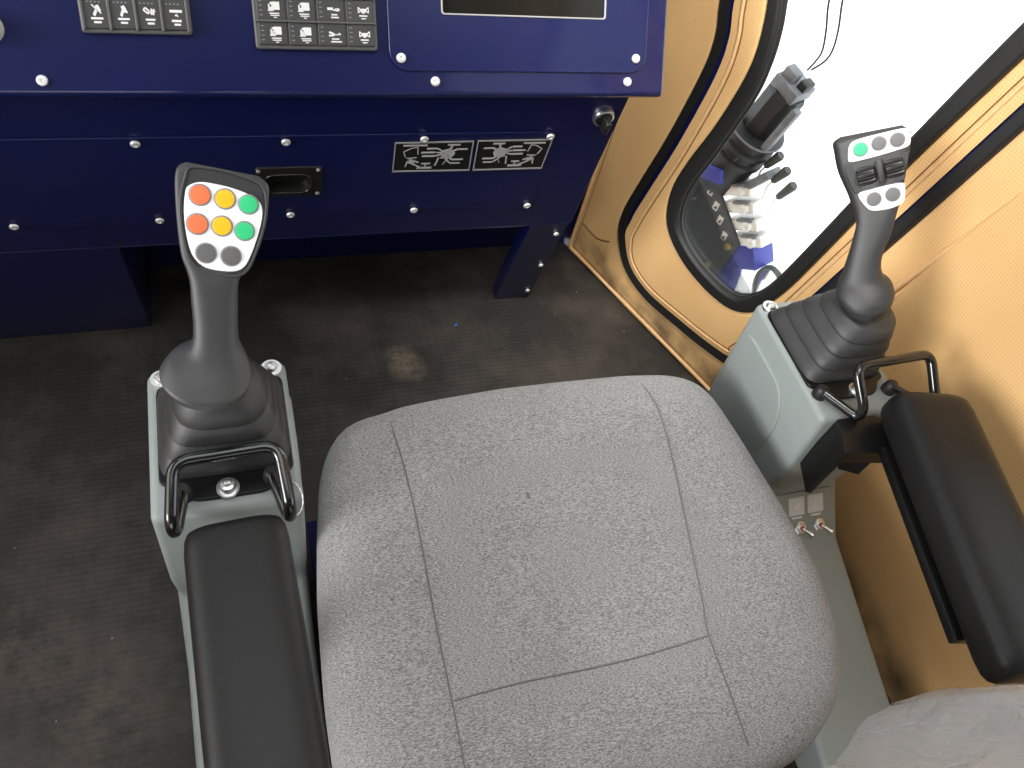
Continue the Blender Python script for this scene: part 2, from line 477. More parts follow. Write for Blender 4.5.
struct(obj('floor', [(-0.95, -0.8, 0), (1.05, -0.8, 0), (1.05, 0.5, 0), (0.712, 1.213, 0), (-0.95, 1.213, 0),
                     (-0.95, -0.8, -0.04), (1.05, -0.8, -0.04), (1.05, 0.5, -0.04), (0.712, 1.213, -0.04), (-0.95, 1.213, -0.04)],
            [(0, 1, 2, 3, 4), (9, 8, 7, 6, 5), (0, 5, 6, 1), (1, 6, 7, 2), (2, 7, 8, 3), (3, 8, 9, 4), (4, 9, 5, 0)], FLOORM))

def box_mesh(bm, x0, x1, y0, y1, z0, z1):
    r = bmesh.ops.create_cube(bm, size=1)
    for v in r['verts']:
        v.co = Vector(((x0 + x1) / 2 + v.co.x * (x1 - x0), (y0 + y1) / 2 + v.co.y * (y1 - y0), (z0 + z1) / 2 + v.co.z * (z1 - z0)))
bm = bmesh.new(); box_mesh(bm, -0.95, 0.78, 1.213, 1.24, -0.04, 1.02)
struct(bm_obj('wall_front', bm, NAVY))
w3 = struct(plate('window_3', [[(-0.95, 1.02), (0.78, 1.02), (0.78, 1.82), (-0.95, 1.82)], rrect(-0.88, 1.08, 0.66, 1.76, 0.08)], -0.02, 0.012, RUBBER, None, frame((0, 1.225, 0), (1, 0, 0), (0, 0, 1), (0, -1, 0)), bevel=0.006))
plate('pane', [rrect(-0.885, 1.075, 0.665, 1.765, 0.08)], -0.006, -0.001, GLASS, w3, frame((0, 1.225, 0), (1, 0, 0), (0, 0, 1), (0, -1, 0)))
bm = bmesh.new()
box_mesh(bm, -0.99, -0.95, -0.8, 1.24, -0.04, 0.70); box_mesh(bm, -0.99, -0.95, -0.8, 1.24, 1.55, 1.85)
box_mesh(bm, -0.99, -0.95, -0.8, -0.55, 0.70, 1.55); box_mesh(bm, -0.99, -0.95, 1.10, 1.24, 0.70, 1.55)
struct(bm_obj('wall_left', bm, TAN))
bm = bmesh.new()
box_mesh(bm, -0.99, 1.05, -0.84, -0.80, -0.04, 0.45); box_mesh(bm, -0.99, 1.05, -0.84, -0.80, 0.95, 1.85)
box_mesh(bm, -0.99, -0.75, -0.84, -0.80, 0.45, 0.95); box_mesh(bm, 0.80, 1.05, -0.84, -0.80, 0.45, 0.95)
struct(bm_obj('wall_rear', bm, CEIL))
struct(plate('ceiling', [[(-0.99, -0.84), (1.05, -0.84), (1.05, 1.24), (-0.99, 1.24)], rrect(-0.55, -0.05, 0.65, 0.85, 0.06)], 1.82, 1.86, CEIL))

# right wall, angled: local frame s (rearwards along wall), z up, inward normal
WF = frame((0.712, 1.196, 0), (0.376, -0.927, 0), (0, 0, 1), (-0.927, -0.376, 0))
door_out = catmull([(0.05, 1.52), (0.07, 1.2), (0.085, 0.95), (0.105, 0.78), (0.134, 0.666), (0.150, 0.62), (0.154, 0.556), (0.14, 0.415), (0.119, 0.284), (0.109, 0.205), (0.119, 0.15),
                    (0.163, 0.092), (0.238, 0.068), (0.342, 0.076), (0.43, 0.089), (0.485, 0.108), (0.512, 0.16), (0.535, 0.26), (0.583, 0.533), (0.622, 0.764), (0.68, 1.1), (0.745, 1.52)], 6)
door_out = [(p.x, p.y) for p in door_out] if len(door_out[0]) == 3 else [(p[0], p[1]) for p in door_out]
def ring_w(front, bottom, rear):
    def f(i):
        x, y = door_out[i]
        if y < 0.20 and x < 0.5: return bottom + (front - bottom) * max(0, (y - 0.12) / 0.08)
        return front if x < 0.3 else rear
    return f
door_in = inset(door_out, ring_w(0.017, 0.020, 0.015))
door_tan = inset(door_out, ring_w(0.036, 0.0235, 0.031))
win_out = [(p[0], p[1]) for p in catmull([(0.12, 1.38), (0.15, 1.1), (0.185, 0.82), (0.206, 0.735), (0.224, 0.68), (0.234, 0.629), (0.233, 0.574), (0.221, 0.487), (0.202, 0.4), (0.195, 0.334), (0.208, 0.277), (0.236, 0.243),
        (0.287, 0.218), (0.354, 0.207), (0.413, 0.213), (0.448, 0.235), (0.466, 0.265), (0.489, 0.341), (0.514, 0.505), (0.534, 0.648), (0.568, 0.829), (0.62, 1.1), (0.675, 1.38)], 6)]
win_in = [(p[0], p[1]) for p in catmull([(0.150, 1.35), (0.18, 1.1), (0.213, 0.82), (0.233, 0.735), (0.251, 0.683), (0.261, 0.631), (0.262, 0.567), (0.243, 0.446), (0.226, 0.357), (0.232, 0.297), (0.254, 0.265),
        (0.305, 0.243), (0.370, 0.236), (0.412, 0.243), (0.434, 0.264), (0.461, 0.33), (0.493, 0.535), (0.514, 0.678), (0.544, 0.859), (0.59, 1.1), (0.642, 1.35)], 6)]
turn = lambda z: 0.521 + 0.222 * z      # where the wall bends rearwards, follows the seam
wallA = [(0.0, 0.0), (turn(0), 0.0), (turn(1.82), 1.82), (0.0, 1.82)]
w = struct(plate('wall_right', [wallA, door_out], -0.05, 0.0, TAN, None, WF, bevel=0.006))
# rear part of the right wall, from the bend to the rear wall
def wpt(s, z, inw=0.0): return WF @ Vector((s, z, inw))
p_a = wpt(turn(0.5), 0.0)
rd = Vector((0.945 - p_a.x, -0.80 - p_a.y, 0)).normalized()
RF = frame(tuple(p_a), rd, (0, 0, 1), rd.cross(Vector((0, 0, 1))))
def rside(z): return (RF.inverted() @ wpt(turn(z), z)).x
rl = (Vector((0.945, -0.80, 0)) - Vector((p_a.x, p_a.y, 0))).length
struct(plate('wall_right_rear', [[(rside(0), 0.0), (rl, 0.0), (rl, 1.82), (rside(1.82), 1.82)], rrect(0.26, 0.64, rl - 0.15, 1.62, 0.08)], -0.05, 0.0, TAN, None, RF, bevel=0.004))
wr2 = struct(plate('window_2', [rrect(0.24, 0.62, rl - 0.13, 1.64, 0.09), rrect(0.27, 0.65, rl - 0.16, 1.61, 0.075)], -0.03, 0.012, RUBBER, None, RF, bevel=0.008))
plate('pane', [rrect(0.265, 0.645, rl - 0.155, 1.615, 0.075)], -0.012, -0.008, GLASS, wr2, RF)
# piping and stitching on the wall panels
def wl(pts, inw): return [(p[0], p[1], inw) for p in pts]
tube('piping', wl(fillet([(0.008, 0.9, 0), (0.008, 0.012, 0), (0.56, 0.012, 0)], 0.01), 0.0), 0.004, TAN_PIPE, w, WF)
tube('piping', [(turn(z), z, 0.002) for z in [0.05 * i for i in range(1, 30)]], 0.0055, TAN_PIPE, w, WF)
tube('piping', [(turn(z) + 0.011, z, 0.0005) for z in [0.05 * i for i in range(1, 30)]], 0.0035, TAN_PIPE, w, WF)
tube('stitching', wl(catmull([(0.022, 0.096, 0), (0.05, 0.094, 0), (0.075, 0.095, 0), (0.104, 0.112, 0)], 6), 0.0), 0.0018, THREAD, w, WF, n=6)
tube('stitching', wl([(0.020, 0.85), (0.020, 0.022), (0.55, 0.022)], 0.0), 0.0011, THREAD, w, WF, n=6)

d = struct(plate('door_1', [door_tan, win_out], -0.04, 0.004, TAN, None, WF, bevel=0.007))
plate('door_gap', [inset(door_out, -0.004), inset(door_tan, 0.012)], -0.05, -0.003, NAVY_IN, d, WF)
plate('door_seal', [inset(door_out, 0.0005), door_in], -0.03, 0.006, RUBBER, d, WF, bevel=0.005)
tube('piping', [(x, y, 0.003) for x, y in inset(door_tan, 0.010)], 0.0035, TAN_PIPE, d, WF, closed=True, up=(0, 0, 1))
tube('stitching', [(x, y, 0.0045) for x, y in inset(door_tan, 0.016)], 0.0011, THREAD, d, WF, closed=True, n=6, up=(0, 0, 1))
wn = struct(plate('window_1', [win_out, win_in], -0.014, 0.009, RUBBER, None, WF, bevel=0.006, bres=3))
tube('inner_lip', [(x, y, -0.004) for x, y in win_in], 0.0032, RUBBER, wn, WF, closed=True, up=(0, 0, 1))
plate('pane', [inset(win_in, -0.006)], -0.010, -0.006, GLASS, wn, WF)

# ------------------------------------------------------------------ dashboard
DF = frame((0, 0.857, 0.645), (1, 0, 0), (0, 0.585, 0.811), (0, -0.811, 0.585))
LF = frame((0, 0.885, 0.6228), (1, 0, 0), (0, -0.2237, 0.9747), (0, -0.9747, -0.2237))
GF = frame((0, 0.955, 0.315), (1, 0, 0), (0, -0.3162, 0.9487), (0, -0.9487, -0.3162))
dash = thing('dashboard', 'glossy navy blue metal dashboard with screws across the front of the cab', 'dashboard', (0, 1.0, 0))
top = extrude_x('instrument_panel', [(0.857, 0.646), (1.075, 0.948), (1.205, 0.965), (1.205, 0.60), (0.885, 0.624), (0.8595, 0.6385)], -0.94, 0.580, NAVY, dash, bevel=0.0048, seg=5)
lo = plate('lower_panel', [[(-0.94, -0.318), (0.562, -0.318), (0.546, 0.02), (-0.94, 0.02)], rrect(0.0425, -0.1925, 0.1095, -0.1495, 0.0165)], -0.02, 0.0, NAVY, dash, LF, bevel=0.0015)
extrude_x('kick_shelf', [(0.958, 0.309), (0.975, 0.329), (1.208, 0.335), (1.208, 0.315)], -0.94, 0.560, NAVY, dash)
ft = extrude_x('foot_box', [(0.955, 0.313), (1.0605, -0.0), (1.21, -0.0), (1.21, 0.313)], -0.94, -0.171, NAVY, dash, bevel=0.002)
leg = plate('leg', [[(0.503, -0.331), (0.580, -0.331), (0.558, 0.0), (0.486, 0.0)]], -0.03, 0.0, NAVY, dash, GF, bevel=0.0015)
plate('access_panel', [[(-0.308, -0.2535), (0.469, -0.2575), (0.4535, -0.0715), (-0.30, -0.0715)], rrect(0.0425, -0.1925, 0.1095, -0.1495, 0.0165)], 0.0, 0.0022, NAVY, dash, LF, bevel=0.0008)
scr_pl = plate('screen_panel', [rrect(0.199, 0.027, 0.549, 0.20, 0.024), rrect(0.268, 0.0945, 0.484, 0.19, 0.002, 2)], 0.0, 0.0042, NAVY, dash, DF, bevel=0.0018, bres=3)
scr = plate('screen', [rrect(0.2665, 0.093, 0.4855, 0.192, 0.004)], -0.001, 0.0012, SCREENM, dash, DF)
plate('screen_frame', [rrect(0.2655, 0.092, 0.4865, 0.193, 0.004), rrect(0.2675, 0.094, 0.4845, 0.191, 0.003)], 0.0, 0.0058, SILVER, scr, DF, bevel=0.0006)

def screw(x, y, fr, r=0.0060, lift=0.0, parent=None):
    mw = fr @ Matrix.Translation((x, y, lift))
    lathe('screw', [(r * 0.55, -0.001), (r * 0.6, 0.0014), (r, 0.0018), (r, 0.0030), (r * 0.85, 0.0044), (r * 0.5, 0.0050), (r * 0.42, 0.0050), (r * 0.36, 0.0036), (r * 0.1, 0.0035)], SCREWM, parent or dash, mw, 16)
for x, y in ((-0.183, 0.014), (0.256, 0.0155), (0.523, 0.0165)): screw(x, y, DF)
for x, y in ((0.213, 0.042), (0.532, 0.0455)): screw(x, y, DF, lift=0.0042)
for x, y in ((-0.109, 0.08), (0.074, 0.081), (0.261, 0.080), (0.449, 0.0785), (-0.289, 0.2485), (-0.104, 0.249), (0.079, 0.2485), (0.269, 0.2505), (0.460, 0.2515)):
    screw(x, -y, LF, lift=0.0022)
for x, y in ((0.545, 0.037), (0.557, 0.168), (0.566, 0.292)): screw(x, -y, GF, 0.005)
for x in (-0.168, 0.476): lathe('hole', [(0.0035, -0.001), (0.0035, 0.0004), (0.001, 0.0004)], BLACKPL, dash, LF @ Matrix.Translation((x, -0.311, 0)), 12)

# pull handle let into the access panel
hd = plate('recessed_handle', [rrect(0.032, -0.201, 0.1235, -0.135, 0.006), rrect(0.043, -0.192, 0.109, -0.150, 0.016)], 0.0, 0.0048, BLACKPL, dash, LF, bevel=0.001)
v_, f_ = [], []
cup = rrect(0.043, -0.192, 0.109, -0.150, 0.016); cc = Vector((0.076, -0.171))
for sc, dz in ((0.985, 0.0040), (0.97, -0.006), (0.90, -0.0115), (0.6, -0.0135)):
    for p in cup: q = cc + (Vector(p) - cc) * sc; v_.append((q.x, q.y, dz))
nC = len(cup)
for i in range(3):
    for k in range(nC):
        l = (k + 1) % nC; f_.append((i * nC + k, i * nC + l, (i + 1) * nC + l, (i + 1) * nC + k))
f_.append(tuple(3 * nC + k for k in range(nC)))
obj('cup', v_, f_, BLACKPL, hd, LF)
tube('rim', [(x, y, 0.0052) for x, y in cup], 0.0012, BARM, hd, LF, closed=True, up=(0, 0, 1))
for x, y in ((0.0365, -0.1405), (0.1175, -0.1405), (0.1175, -0.195), (0.0365, -0.195)):
    lathe('handle_screw', [(0.003, 0), (0.003, 0.0012), (0.002, 0.002), (0.0008, 0.0022)], SILVER, hd, LF @ Matrix.Translation((x, y, 0.0048)), 12)

# key lock on the lower panel
lk = lathe('lock_barrel', [(0.0155, -0.001), (0.0165, 0.002), (0.0155, 0.006), (0.0130, 0.007), (0.0126, 0.005), (0.002, 0.005)], CHROME, dash, LF @ Matrix.Translation((0.520, -0.040, 0)))
rbox('lock_knob', (0.009, 0.022, 0.018), 0.002, BLACKPL, lk, LF @ Matrix.Translation((0.520, -0.041, 0.0165)), seg=2)
lathe('lock_core', [(0.0124, 0.0), (0.0124, 0.008), (0.011, 0.0088), (0.002, 0.009)], BLACKPL, lk, LF @ Matrix.Translation((0.520, -0.040, 0)))
# instrument knob at the far left
kn = lathe('rotary_knob', [(0.0165, -0.001), (0.0165, 0.004), (0.0145, 0.008), (0.0135, 0.018), (0.012, 0.0205), (0.002, 0.021)], plain('pale_metal_knob', (0.78, 0.75, 0.69), 0.35, metal=0.4), dash, DF @ Matrix.Translation((-0.2265, 0.066, 0)))
tube('pointer', [(-0.2265, 0.066, 0.0215), (-0.2265, 0.080, 0.0205)], 0.0012, PRINT, kn, DF, n=6)

# engraved diagram plates
def diagram_plate(outl, lines, nm_lab):
    p = plate('diagram_plate', [outl], 0.0022, 0.0036, PLATEM, dash, LF, bevel=0.0003)
    props(p, nm_lab)
    plate('border', [outl, inset(outl, 0.0035)], 0.0034, 0.0043, SILVER, p, LF, bevel=0.0003)
    bars('diagram', lines, 0.0036, 0.00385, PLATE_INK, p, LF)
PLATE_INK = plain('pale_grey_ink', (0.42, 0.42, 0.41), 0.6)
def arcpts(cx, cy, r, a0, a1, n, t):
    out = []
    for i in range(n):
        a, b = math.radians(a0 + (a1 - a0) * i / n), math.radians(a0 + (a1 - a0) * (i + 1) / n)
        out.append(seg2(cx + r * math.cos(a), cy + r * math.sin(a), cx + r * math.cos(b), cy + r * math.sin(b), t))
    return out
def diag(x0, y0, w, h, flip):
    X = lambda u: x0 + (1 - u if flip else u) * w
    Y = lambda v: y0 + v * h
    L = []
    def R(u, v, ww, hh): L.append(rect(X(u), Y(v), ww * w, hh * h))
    def S(u0, v0, u1, v1, t=0.0022):
        L.append(seg2(X(u0), Y(v0), X(u1), Y(v1), t))
    R(0.21, 0.92, 0.34, 0.055)
    S(0.06, 0.70, 0.16, 0.82, .0015); S(0.16, 0.82, 0.25, 0.86, .0015); S(0.25, 0.86, 0.27, 0.60, .0015); S(0.06, 0.70, 0.10, 0.50, .0015); S(0.12, 0.46, 0.26, 0.48, .0018)
    R(0.20, 0.33, 0.09, 0.12); S(0.16, 0.42, 0.30, 0.30, .003); S(0.20, 0.26, 0.36, 0.10, .0025); R(0.41, 0.25, 0.13, 0.05); R(0.40, 0.09, 0.22, 0.07); S(0.41, 0.22, 0.41, 0.12, .002); S(0.14, 0.36, 0.12, 0.14, .002)
    R(0.46, 0.80, 0.15, 0.055); R(0.41, 0.66, 0.20, 0.055); R(0.43, 0.53, 0.19, 0.06)
    R(0.76, 0.92, 0.18, 0.055); R(0.89, 0.76, 0.17, 0.05); R(0.86, 0.38, 0.17, 0.055); R(0.84, 0.24, 0.15, 0.045)
    for (a, b) in ((0.54, 0.80), (0.52, 0.66), (0.53, 0.53)): S(a, b, 0.66, 0.62, .0026)
    S(0.74, 0.90, 0.71, 0.66, .003); S(0.82, 0.75, 0.72, 0.64, .003); S(0.78, 0.38, 0.68, 0.58, .003); S(0.76, 0.26, 0.64, 0.50, .0025)
    S(0.58, 0.46, 0.55, 0.16, .0022); S(0.60, 0.46, 0.72, 0.42, .0015); S(0.72, 0.42, 0.66, 0.20, .0012)
    L.append([(X(0.70) + 0.011 * math.cos(a), Y(0.60) + 0.011 * math.sin(a)) for a in [2 * PI * k / 8 for k in range(8)]])
    return L
diagram_plate([(0.2235, -0.1525), (0.341, -0.1545), (0.3345, -0.0855), (0.2205, -0.0865)], diag(0.229, -0.150, 0.102, 0.061, False), 'black engraved plate with a crane control diagram, arc at its left')
diagram_plate([(0.346, -0.1545), (0.4575, -0.1545), (0.4555, -0.0845), (0.340, -0.0850)], diag(0.350, -0.150, 0.100, 0.062, True), 'black engraved plate with a crane control diagram, arc at its right')

# ------------------------------------------------------------------ switch keypads
def icon_bars(kind):
    """Symbols in key-local units (-0.5..0.5)."""
    L = []
    if kind == 'boom':
        L += [seg2(-.14, -.10, .02, .12, .13), seg2(-.20, .30, .24, -.02, .05)]; L.append([(.0, .05), (.26, .06), (.14, .30), (-.02, .26)])
        L += [rect(0, -.20, .62, .075), rect(0, -.34, .38, .075)]
    elif kind == 'bucket':
        L += [seg2(-.12, -.10, .0, .10, .13)]; L.append([(-.02, .04), (.26, .02), (.10, .30), (-.08, .26)])
        L += [rect(0, -.20, .60, .075), rect(0, -.34, .36, .075)]
    elif kind == 'bolts':
        L += [seg2(-.30, .16, -.06, .02, .07), seg2(-.18, .24, .02, .10, .07), seg2(-.30, .16, -.18, .24, .06), seg2(-.06, .02, .02, .10, .06), seg2(.06, .02, .30, .16, .13), seg2(.10, .20, .24, -.02, .10)]
        L += [rect(.02, -.20, .50, .075), rect(.03, -.34, .36, .075)]
    elif kind == 'beam':
        L += [rect(.05, .14, .66, .10), seg2(.04, .04, .14, -.06, .06), rect(.02, -.02, .10, .05), rect(.04, -.22, .52, .085), rect(.07, -.36, .34, .075)]
    elif kind in ('truck', 'truck2'):
        L += [rect(.16, .16, .36, .40), rect(-.06, .02, .20, .16), rect(-.13, .15, .07, .16), rect(-.02, .28, .14, .09), rect(-.06, -.08, .26, .06)]
        if kind == 'truck2': L += [seg2(-.14, .22, .02, .0, .06)]
        L += [rect(.09, -.22, .44, .06), rect(.11, -.32, .40, .05), rect(.12, -.42, .14, .05)]
    elif kind == 'wrench':
        L += [rect(-.06, .10, .26, .13), seg2(.04, .06, .30, .0, .07), seg2(.30, .0, .38, .08, .07), rect(.26, .10, .16, .06), rect(.12, -.20, .28, .07), rect(.14, -.34, .36, .07)]
    elif kind == 'jaw':
        L += [seg2(-.18, .16, .06, .04, .10), rect(-.08, -.02, .24, .09), seg2(.04, .02, .34, .04, .05), seg2(.26, .12, .36, .02, .06), rect(.10, -.20, .34, .07), rect(.14, -.34, .50, .07)]
    elif kind == 'spread':
        L += [seg2(-.10, .22, .08, .0, .05), seg2(.36, .22, .20, .0, .05), rect(.14, .06, .24, .18), seg2(-.10, -.06, .05, .08, .05), seg2(.38, -.06, .22, .08, .05), rect(-.10, .08, .04, .30), rect(.38, .08, .04, .30), rect(.14, -.06, .14, .06), rect(.13, -.22, .38, .07), rect(.14, -.36, .22, .06)]
    return L

def keypad(name, label, group, x0, y0, cols, rows, kw, kh, kinds, dots):
    t = thing(name, label, 'keypad', tuple(DF @ Vector((x0, y0, 0))), group)
    X1, Y1 = x0 + cols * kw, y0 + rows * kh
    hs = plate('housing', [rrect(x0 - 0.0035, y0 - 0.0035, X1 + 0.0035, Y1 + 0.0035, 0.0035)], 0.0, 0.0085, KEYF, t, DF, bevel=0.002)
    for r in range(rows):
        for c in range(cols):
            a, b = x0 + c * kw + 0.0008, y0 + r * kh + 0.0007
            k = plate('key', [rrect(a, b, a + kw - 0.0016, b + kh - 0.0014, 0.0015, 3)], 0.006, 0.0112, KEYM, t, DF, bevel=0.0012)
            cx, cy = a + kw / 2 - 0.0008, b + kh / 2 - 0.0007
            mw = DF @ Matrix.Translation((cx, cy, 0))
            kk = kinds[r][c]
            if kk:
                pol = [[((u * 0.74 + 0.03) * kw, (v * 0.80 - 0.02) * kh) for u, v in p] for p in icon_bars(kk)]
                bars('symbol', pol, 0.0110, 0.0115, PRINT, k, mw)
            if dots == 'top': dl = [rect((-.27 + .15 * i) * kw, .30 * kh, .07 * kw, .035 * kh) for i in range(4)]
            else: dl = [rect(-.34 * kw, (.30 - .19 * i) * kh, .10 * kw, .035 * kh, 0) for i in range(4)]
            bars('indicator_dots', dl, 0.0110, 0.0114, PRINT_DIM, k, mw)
    # raised ribs between the keys
    for c in range(cols + 1):
        x = x0 + c * kw
        if dots == 'top': plate('rib', [rrect(x - 0.0016, y0 - 0.001, x + 0.0016, Y1, 0.0012, 3)], 0.008, 0.0132, KEYF, t, DF, bevel=0.001)
    if dots != 'top':
        for r in range(1, rows + 1):
            y = y0 + r * kh
            plate('rib', [rrect(x0 - 0.0015, y - 0.0013, X1 + 0.0015, y + 0.0013, 0.001, 3)], 0.008, 0.0135, KEYF, t, DF, bevel=0.001)
    return t
keypad('switch_keypad', 'dark grey keypad with one row of four keys, left end of the blue dashboard', 'dashboard keypads', -0.1315, 0.0660, 4, 1, 0.0263, 0.034, [['boom', 'bucket', 'bolts', 'beam']], 'top')
keypad('switch_keypad', 'dark grey keypad with several rows of keys, beside the dark display screen', 'dashboard keypads', 0.0475, 0.0530, 4, 3, 0.0335, 0.0262,
       [['truck2', 'truck2', 'jaw', 'spread'], ['truck', 'truck', 'wrench', 'spread'], ['truck', 'truck', 'wrench', 'spread']], 'side')

rbox('blue_scrap', (0.007, 0.004, 0.002), 0.0005, plain('bright_blue_plastic', (0.03, 0.16, 0.6), 0.5), None, Matrix.Translation((0.404, 0.9995, 0.001)) @ Matrix.Rotation(0.5, 4, 'Z'), seg=1)
props(bpy.data.objects['blue_scrap'], 'tiny bright blue scrap lying on the black floor in front of the seat', 'scrap')
# ------------------------------------------------------------------ control consoles beside the seat
def bolt_head(name, r, h, mat, parent, mw):
    o = lathe(name, [(r, -0.001), (r, h * 0.5), (r * 0.8, h * 0.9), (r * 0.45, h), (r * 0.4, h * 0.6), (r * 0.1, h * 0.6)], mat, parent, mw, 16)
    return o
def console(label, x0, x1, yf, yr, side, flange):
    """side=+1: seat lies towards +x (left-hand console)."""
    t = thing('control_console', label, 'console', ((x0 + x1) / 2, 0.4, 0), 'grey control consoles beside the seat')
    prof = [(yf, 0.48), (yr, 0.48), (0.393, 0.345), (0.403, 0.288), (0.333, 0.225), (0.018, 0.135), (0.018, 0.07), (yf - 0.05, 0.07), (yf - 0.01, 0.30)]
    h = extrude_x('housing', prof, x0, x1, GREY, t, bevel=0.009, seg=4)
    # pressed panel on the seat-facing cheek
    xs = x1 if side > 0 else x0
    cheek = [(Vector((y, z))) for y, z in [(yf - 0.012, 0.44), (0.482, 0.44), (0.452, 0.40), (0.449, 0.30), (0.457, 0.12), (yf - 0.04, 0.12)]]
    cheek = [(p.x, p.y) for p in fillet([(p.x, p.y, 0) for p in cheek], 0.03, 5, True)]
    cf = frame((xs, 0, 0), (0, side, 0), (0, 0, 1), (side, 0, 0))
    plate('pressed_cheek', [[(y * side, z) for y, z in cheek]], -0.002, 0.003, GREY, t, cf, bevel=0.0024)
    # boot flange plate
    cx = (x0 + x1) / 2
    fx0, fx1, fy0, fy1 = flange
    fl = plate('boot_flange', [[(p.x, p.y) for p in fillet([(fx0, fy1, 0), (fx0, fy0, 0), (fx0 + 0.014, fy0 - 0.004, 0), (fx0 + 0.030, fy0 - 0.024, 0), (fx1 - 0.026, fy0 - 0.024, 0), (fx1 - 0.012, fy0 - 0.004, 0), (fx1, fy0, 0), (fx1, fy1, 0)], 0.012, 4, True)]], 0.480, 0.4845, BLACKSTEEL, t, None, bevel=0.0012)
    for px, py in ((x0 + 0.016, yf - 0.013), (x1 - 0.016, yf - 0.013)):
        b = bolt_head('corner_bolt', 0.0072, 0.006, CHROME, t, Matrix.Translation((px, py, 0.483)))
        plate('washer', [circle(px, py, 0.0115)], 0.480, 0.4835, CHROME, b)
    b = bolt_head('rear_bolt', 0.0085, 0.008, CHROME, t, Matrix.Translation((cx + 0.001, fy0 - 0.015, 0.486)))
    plate('washer', [circle(cx + 0.001, fy0 - 0.015, 0.0115)], 0.4835, 0.4865, CHROME, b)
    return t, cx
LC, lcx = console('grey green control console left of the seat with chrome bolts and black bar', -0.113, 0.036, 0.588, 0.404, 1, (-0.103, 0.030, 0.441, 0.564))
RC, rcx = console('grey green control console right of the seat with two toggle switches', 0.690, 0.830, 0.608, 0.404, -1, (0.694, 0.815, 0.455, 0.588))

def grab_bar(parent, bl, br, ul, ur, cl, cr):
    """bolts (bl, br), low bends (ul, ur), raised corners (cl, cr)."""
    z0 = 0.4905
    pts = [(*bl, z0), (*ul[:2], ul[2]), (ul[0] - 0.001, ul[1] + 0.004, ul[2] + 0.018), (*cl, ), (*cr, ), (ur[0] + 0.001, ur[1] + 0.004, ur[2] + 0.018), (*ur[:2], ur[2]), (*br, z0)]
    path = fillet(pts, [0, 0.011, 0.011, 0.017, 0.017, 0.011, 0.011, 0], 7)
    g = tube('grab_bar', path, 0.0066, BARM, parent, None, n=14)
    for q in (bl, br):
        lathe('rubber_foot', [(0.010, 0.0), (0.010, 0.006), (0.0085, 0.014), (0.006, 0.0165)], RUBBER, g, Matrix.Translation((q[0], q[1] + 0.003, 0.480)), 16)
    return g
grab_bar(LC, (-0.080, 0.424), (0.007, 0.430), (-0.089, 0.380, 0.490), (0.019, 0.378, 0.490), (-0.0835, 0.437, 0.532), (0.0155, 0.441, 0.532))
grab_bar(RC, (0.704, 0.440), (0.813, 0.433), (0.732, 0.394, 0.492), (0.846, 0.394, 0.492), (0.7265, 0.4425, 0.540), (0.8505, 0.448, 0.540))

# toggle switch panel on the sloping back of the right console
TFw = (Vector((0, 0.404, 0.286)) - Vector((0, 0.333, 0.223))).normalized()
TF = frame((0.76, 0.366, 0.253), (1, 0, 0), TFw, Vector((1, 0, 0)).cross(TFw))
plate('switch_plate', [rrect(-0.052, -0.058, 0.060, 0.042, 0.008)], -0.001, 0.0045, GREY, RC, TF, bevel=0.0015)
for i, px in enumerate((-0.008, 0.026)):
    lb = plate('symbol_label', [rrect(px - 0.014, 0.006, px + 0.014, 0.034, 0.002)], 0.0045, 0.0050, STICK, RC, TF)
    plate('symbol_border', [rrect(px - 0.010, 0.010, px + 0.010, 0.030, 0.003), rrect(px - 0.0085, 0.0115, px + 0.0085, 0.0285, 0.002)], 0.0049, 0.0053, PRINT, lb, TF)
    if i == 0: bars('symbol', [[(px - 0.005, 0.016), (px + 0.005, 0.016), (px + 0.0055, 0.0245), (px, 0.0255), (px - 0.006, 0.021)], rect(px, 0.0025, 0.018, 0.0028)], 0.0049, 0.0053, PRINT, lb, TF)
    else: bars('symbol', [rect(px, 0.0145, 0.010, 0.003), rect(px, 0.020, 0.005, 0.008), rect(px, 0.0025, 0.018, 0.0028)], 0.0049, 0.0053, PRINT, lb, TF)
    mw = TF @ Matrix.Translation((px + 0.004, -0.013, 0.0045))
    sw = lathe('toggle_switch', [(0.0105, 0), (0.0105, 0.0035), (0.0085, 0.0042), (0.0062, 0.0065), (0.0045, 0.007), (0.001, 0.0072)], CHROME, RC, mw, 6, 20)
    lathe('red_collar', [(0.0036, 0.0068), (0.0036, 0.0085), (0.001, 0.009)], RED, sw, mw, 12)
    tube('bat', [(0, 0, 0.008), (0.0045, -0.0045, 0.0135), (0.010, -0.010, 0.019)], [0.0026, 0.0033, 0.0045], CHROME, sw, mw, n=10)
# lanyard chain loop beside the left bar
tube('bead_chain', [(0.024 + 0.010 * math.cos(a), 0.405 + 0.020 * math.sin(a), 0.4815 + 0.0) for a in [math.radians(x) for x in range(-80, 100, 12)]], [0.0011 if i % 2 else 0.0005 for i in range(15)], CHROME, LC, n=6)

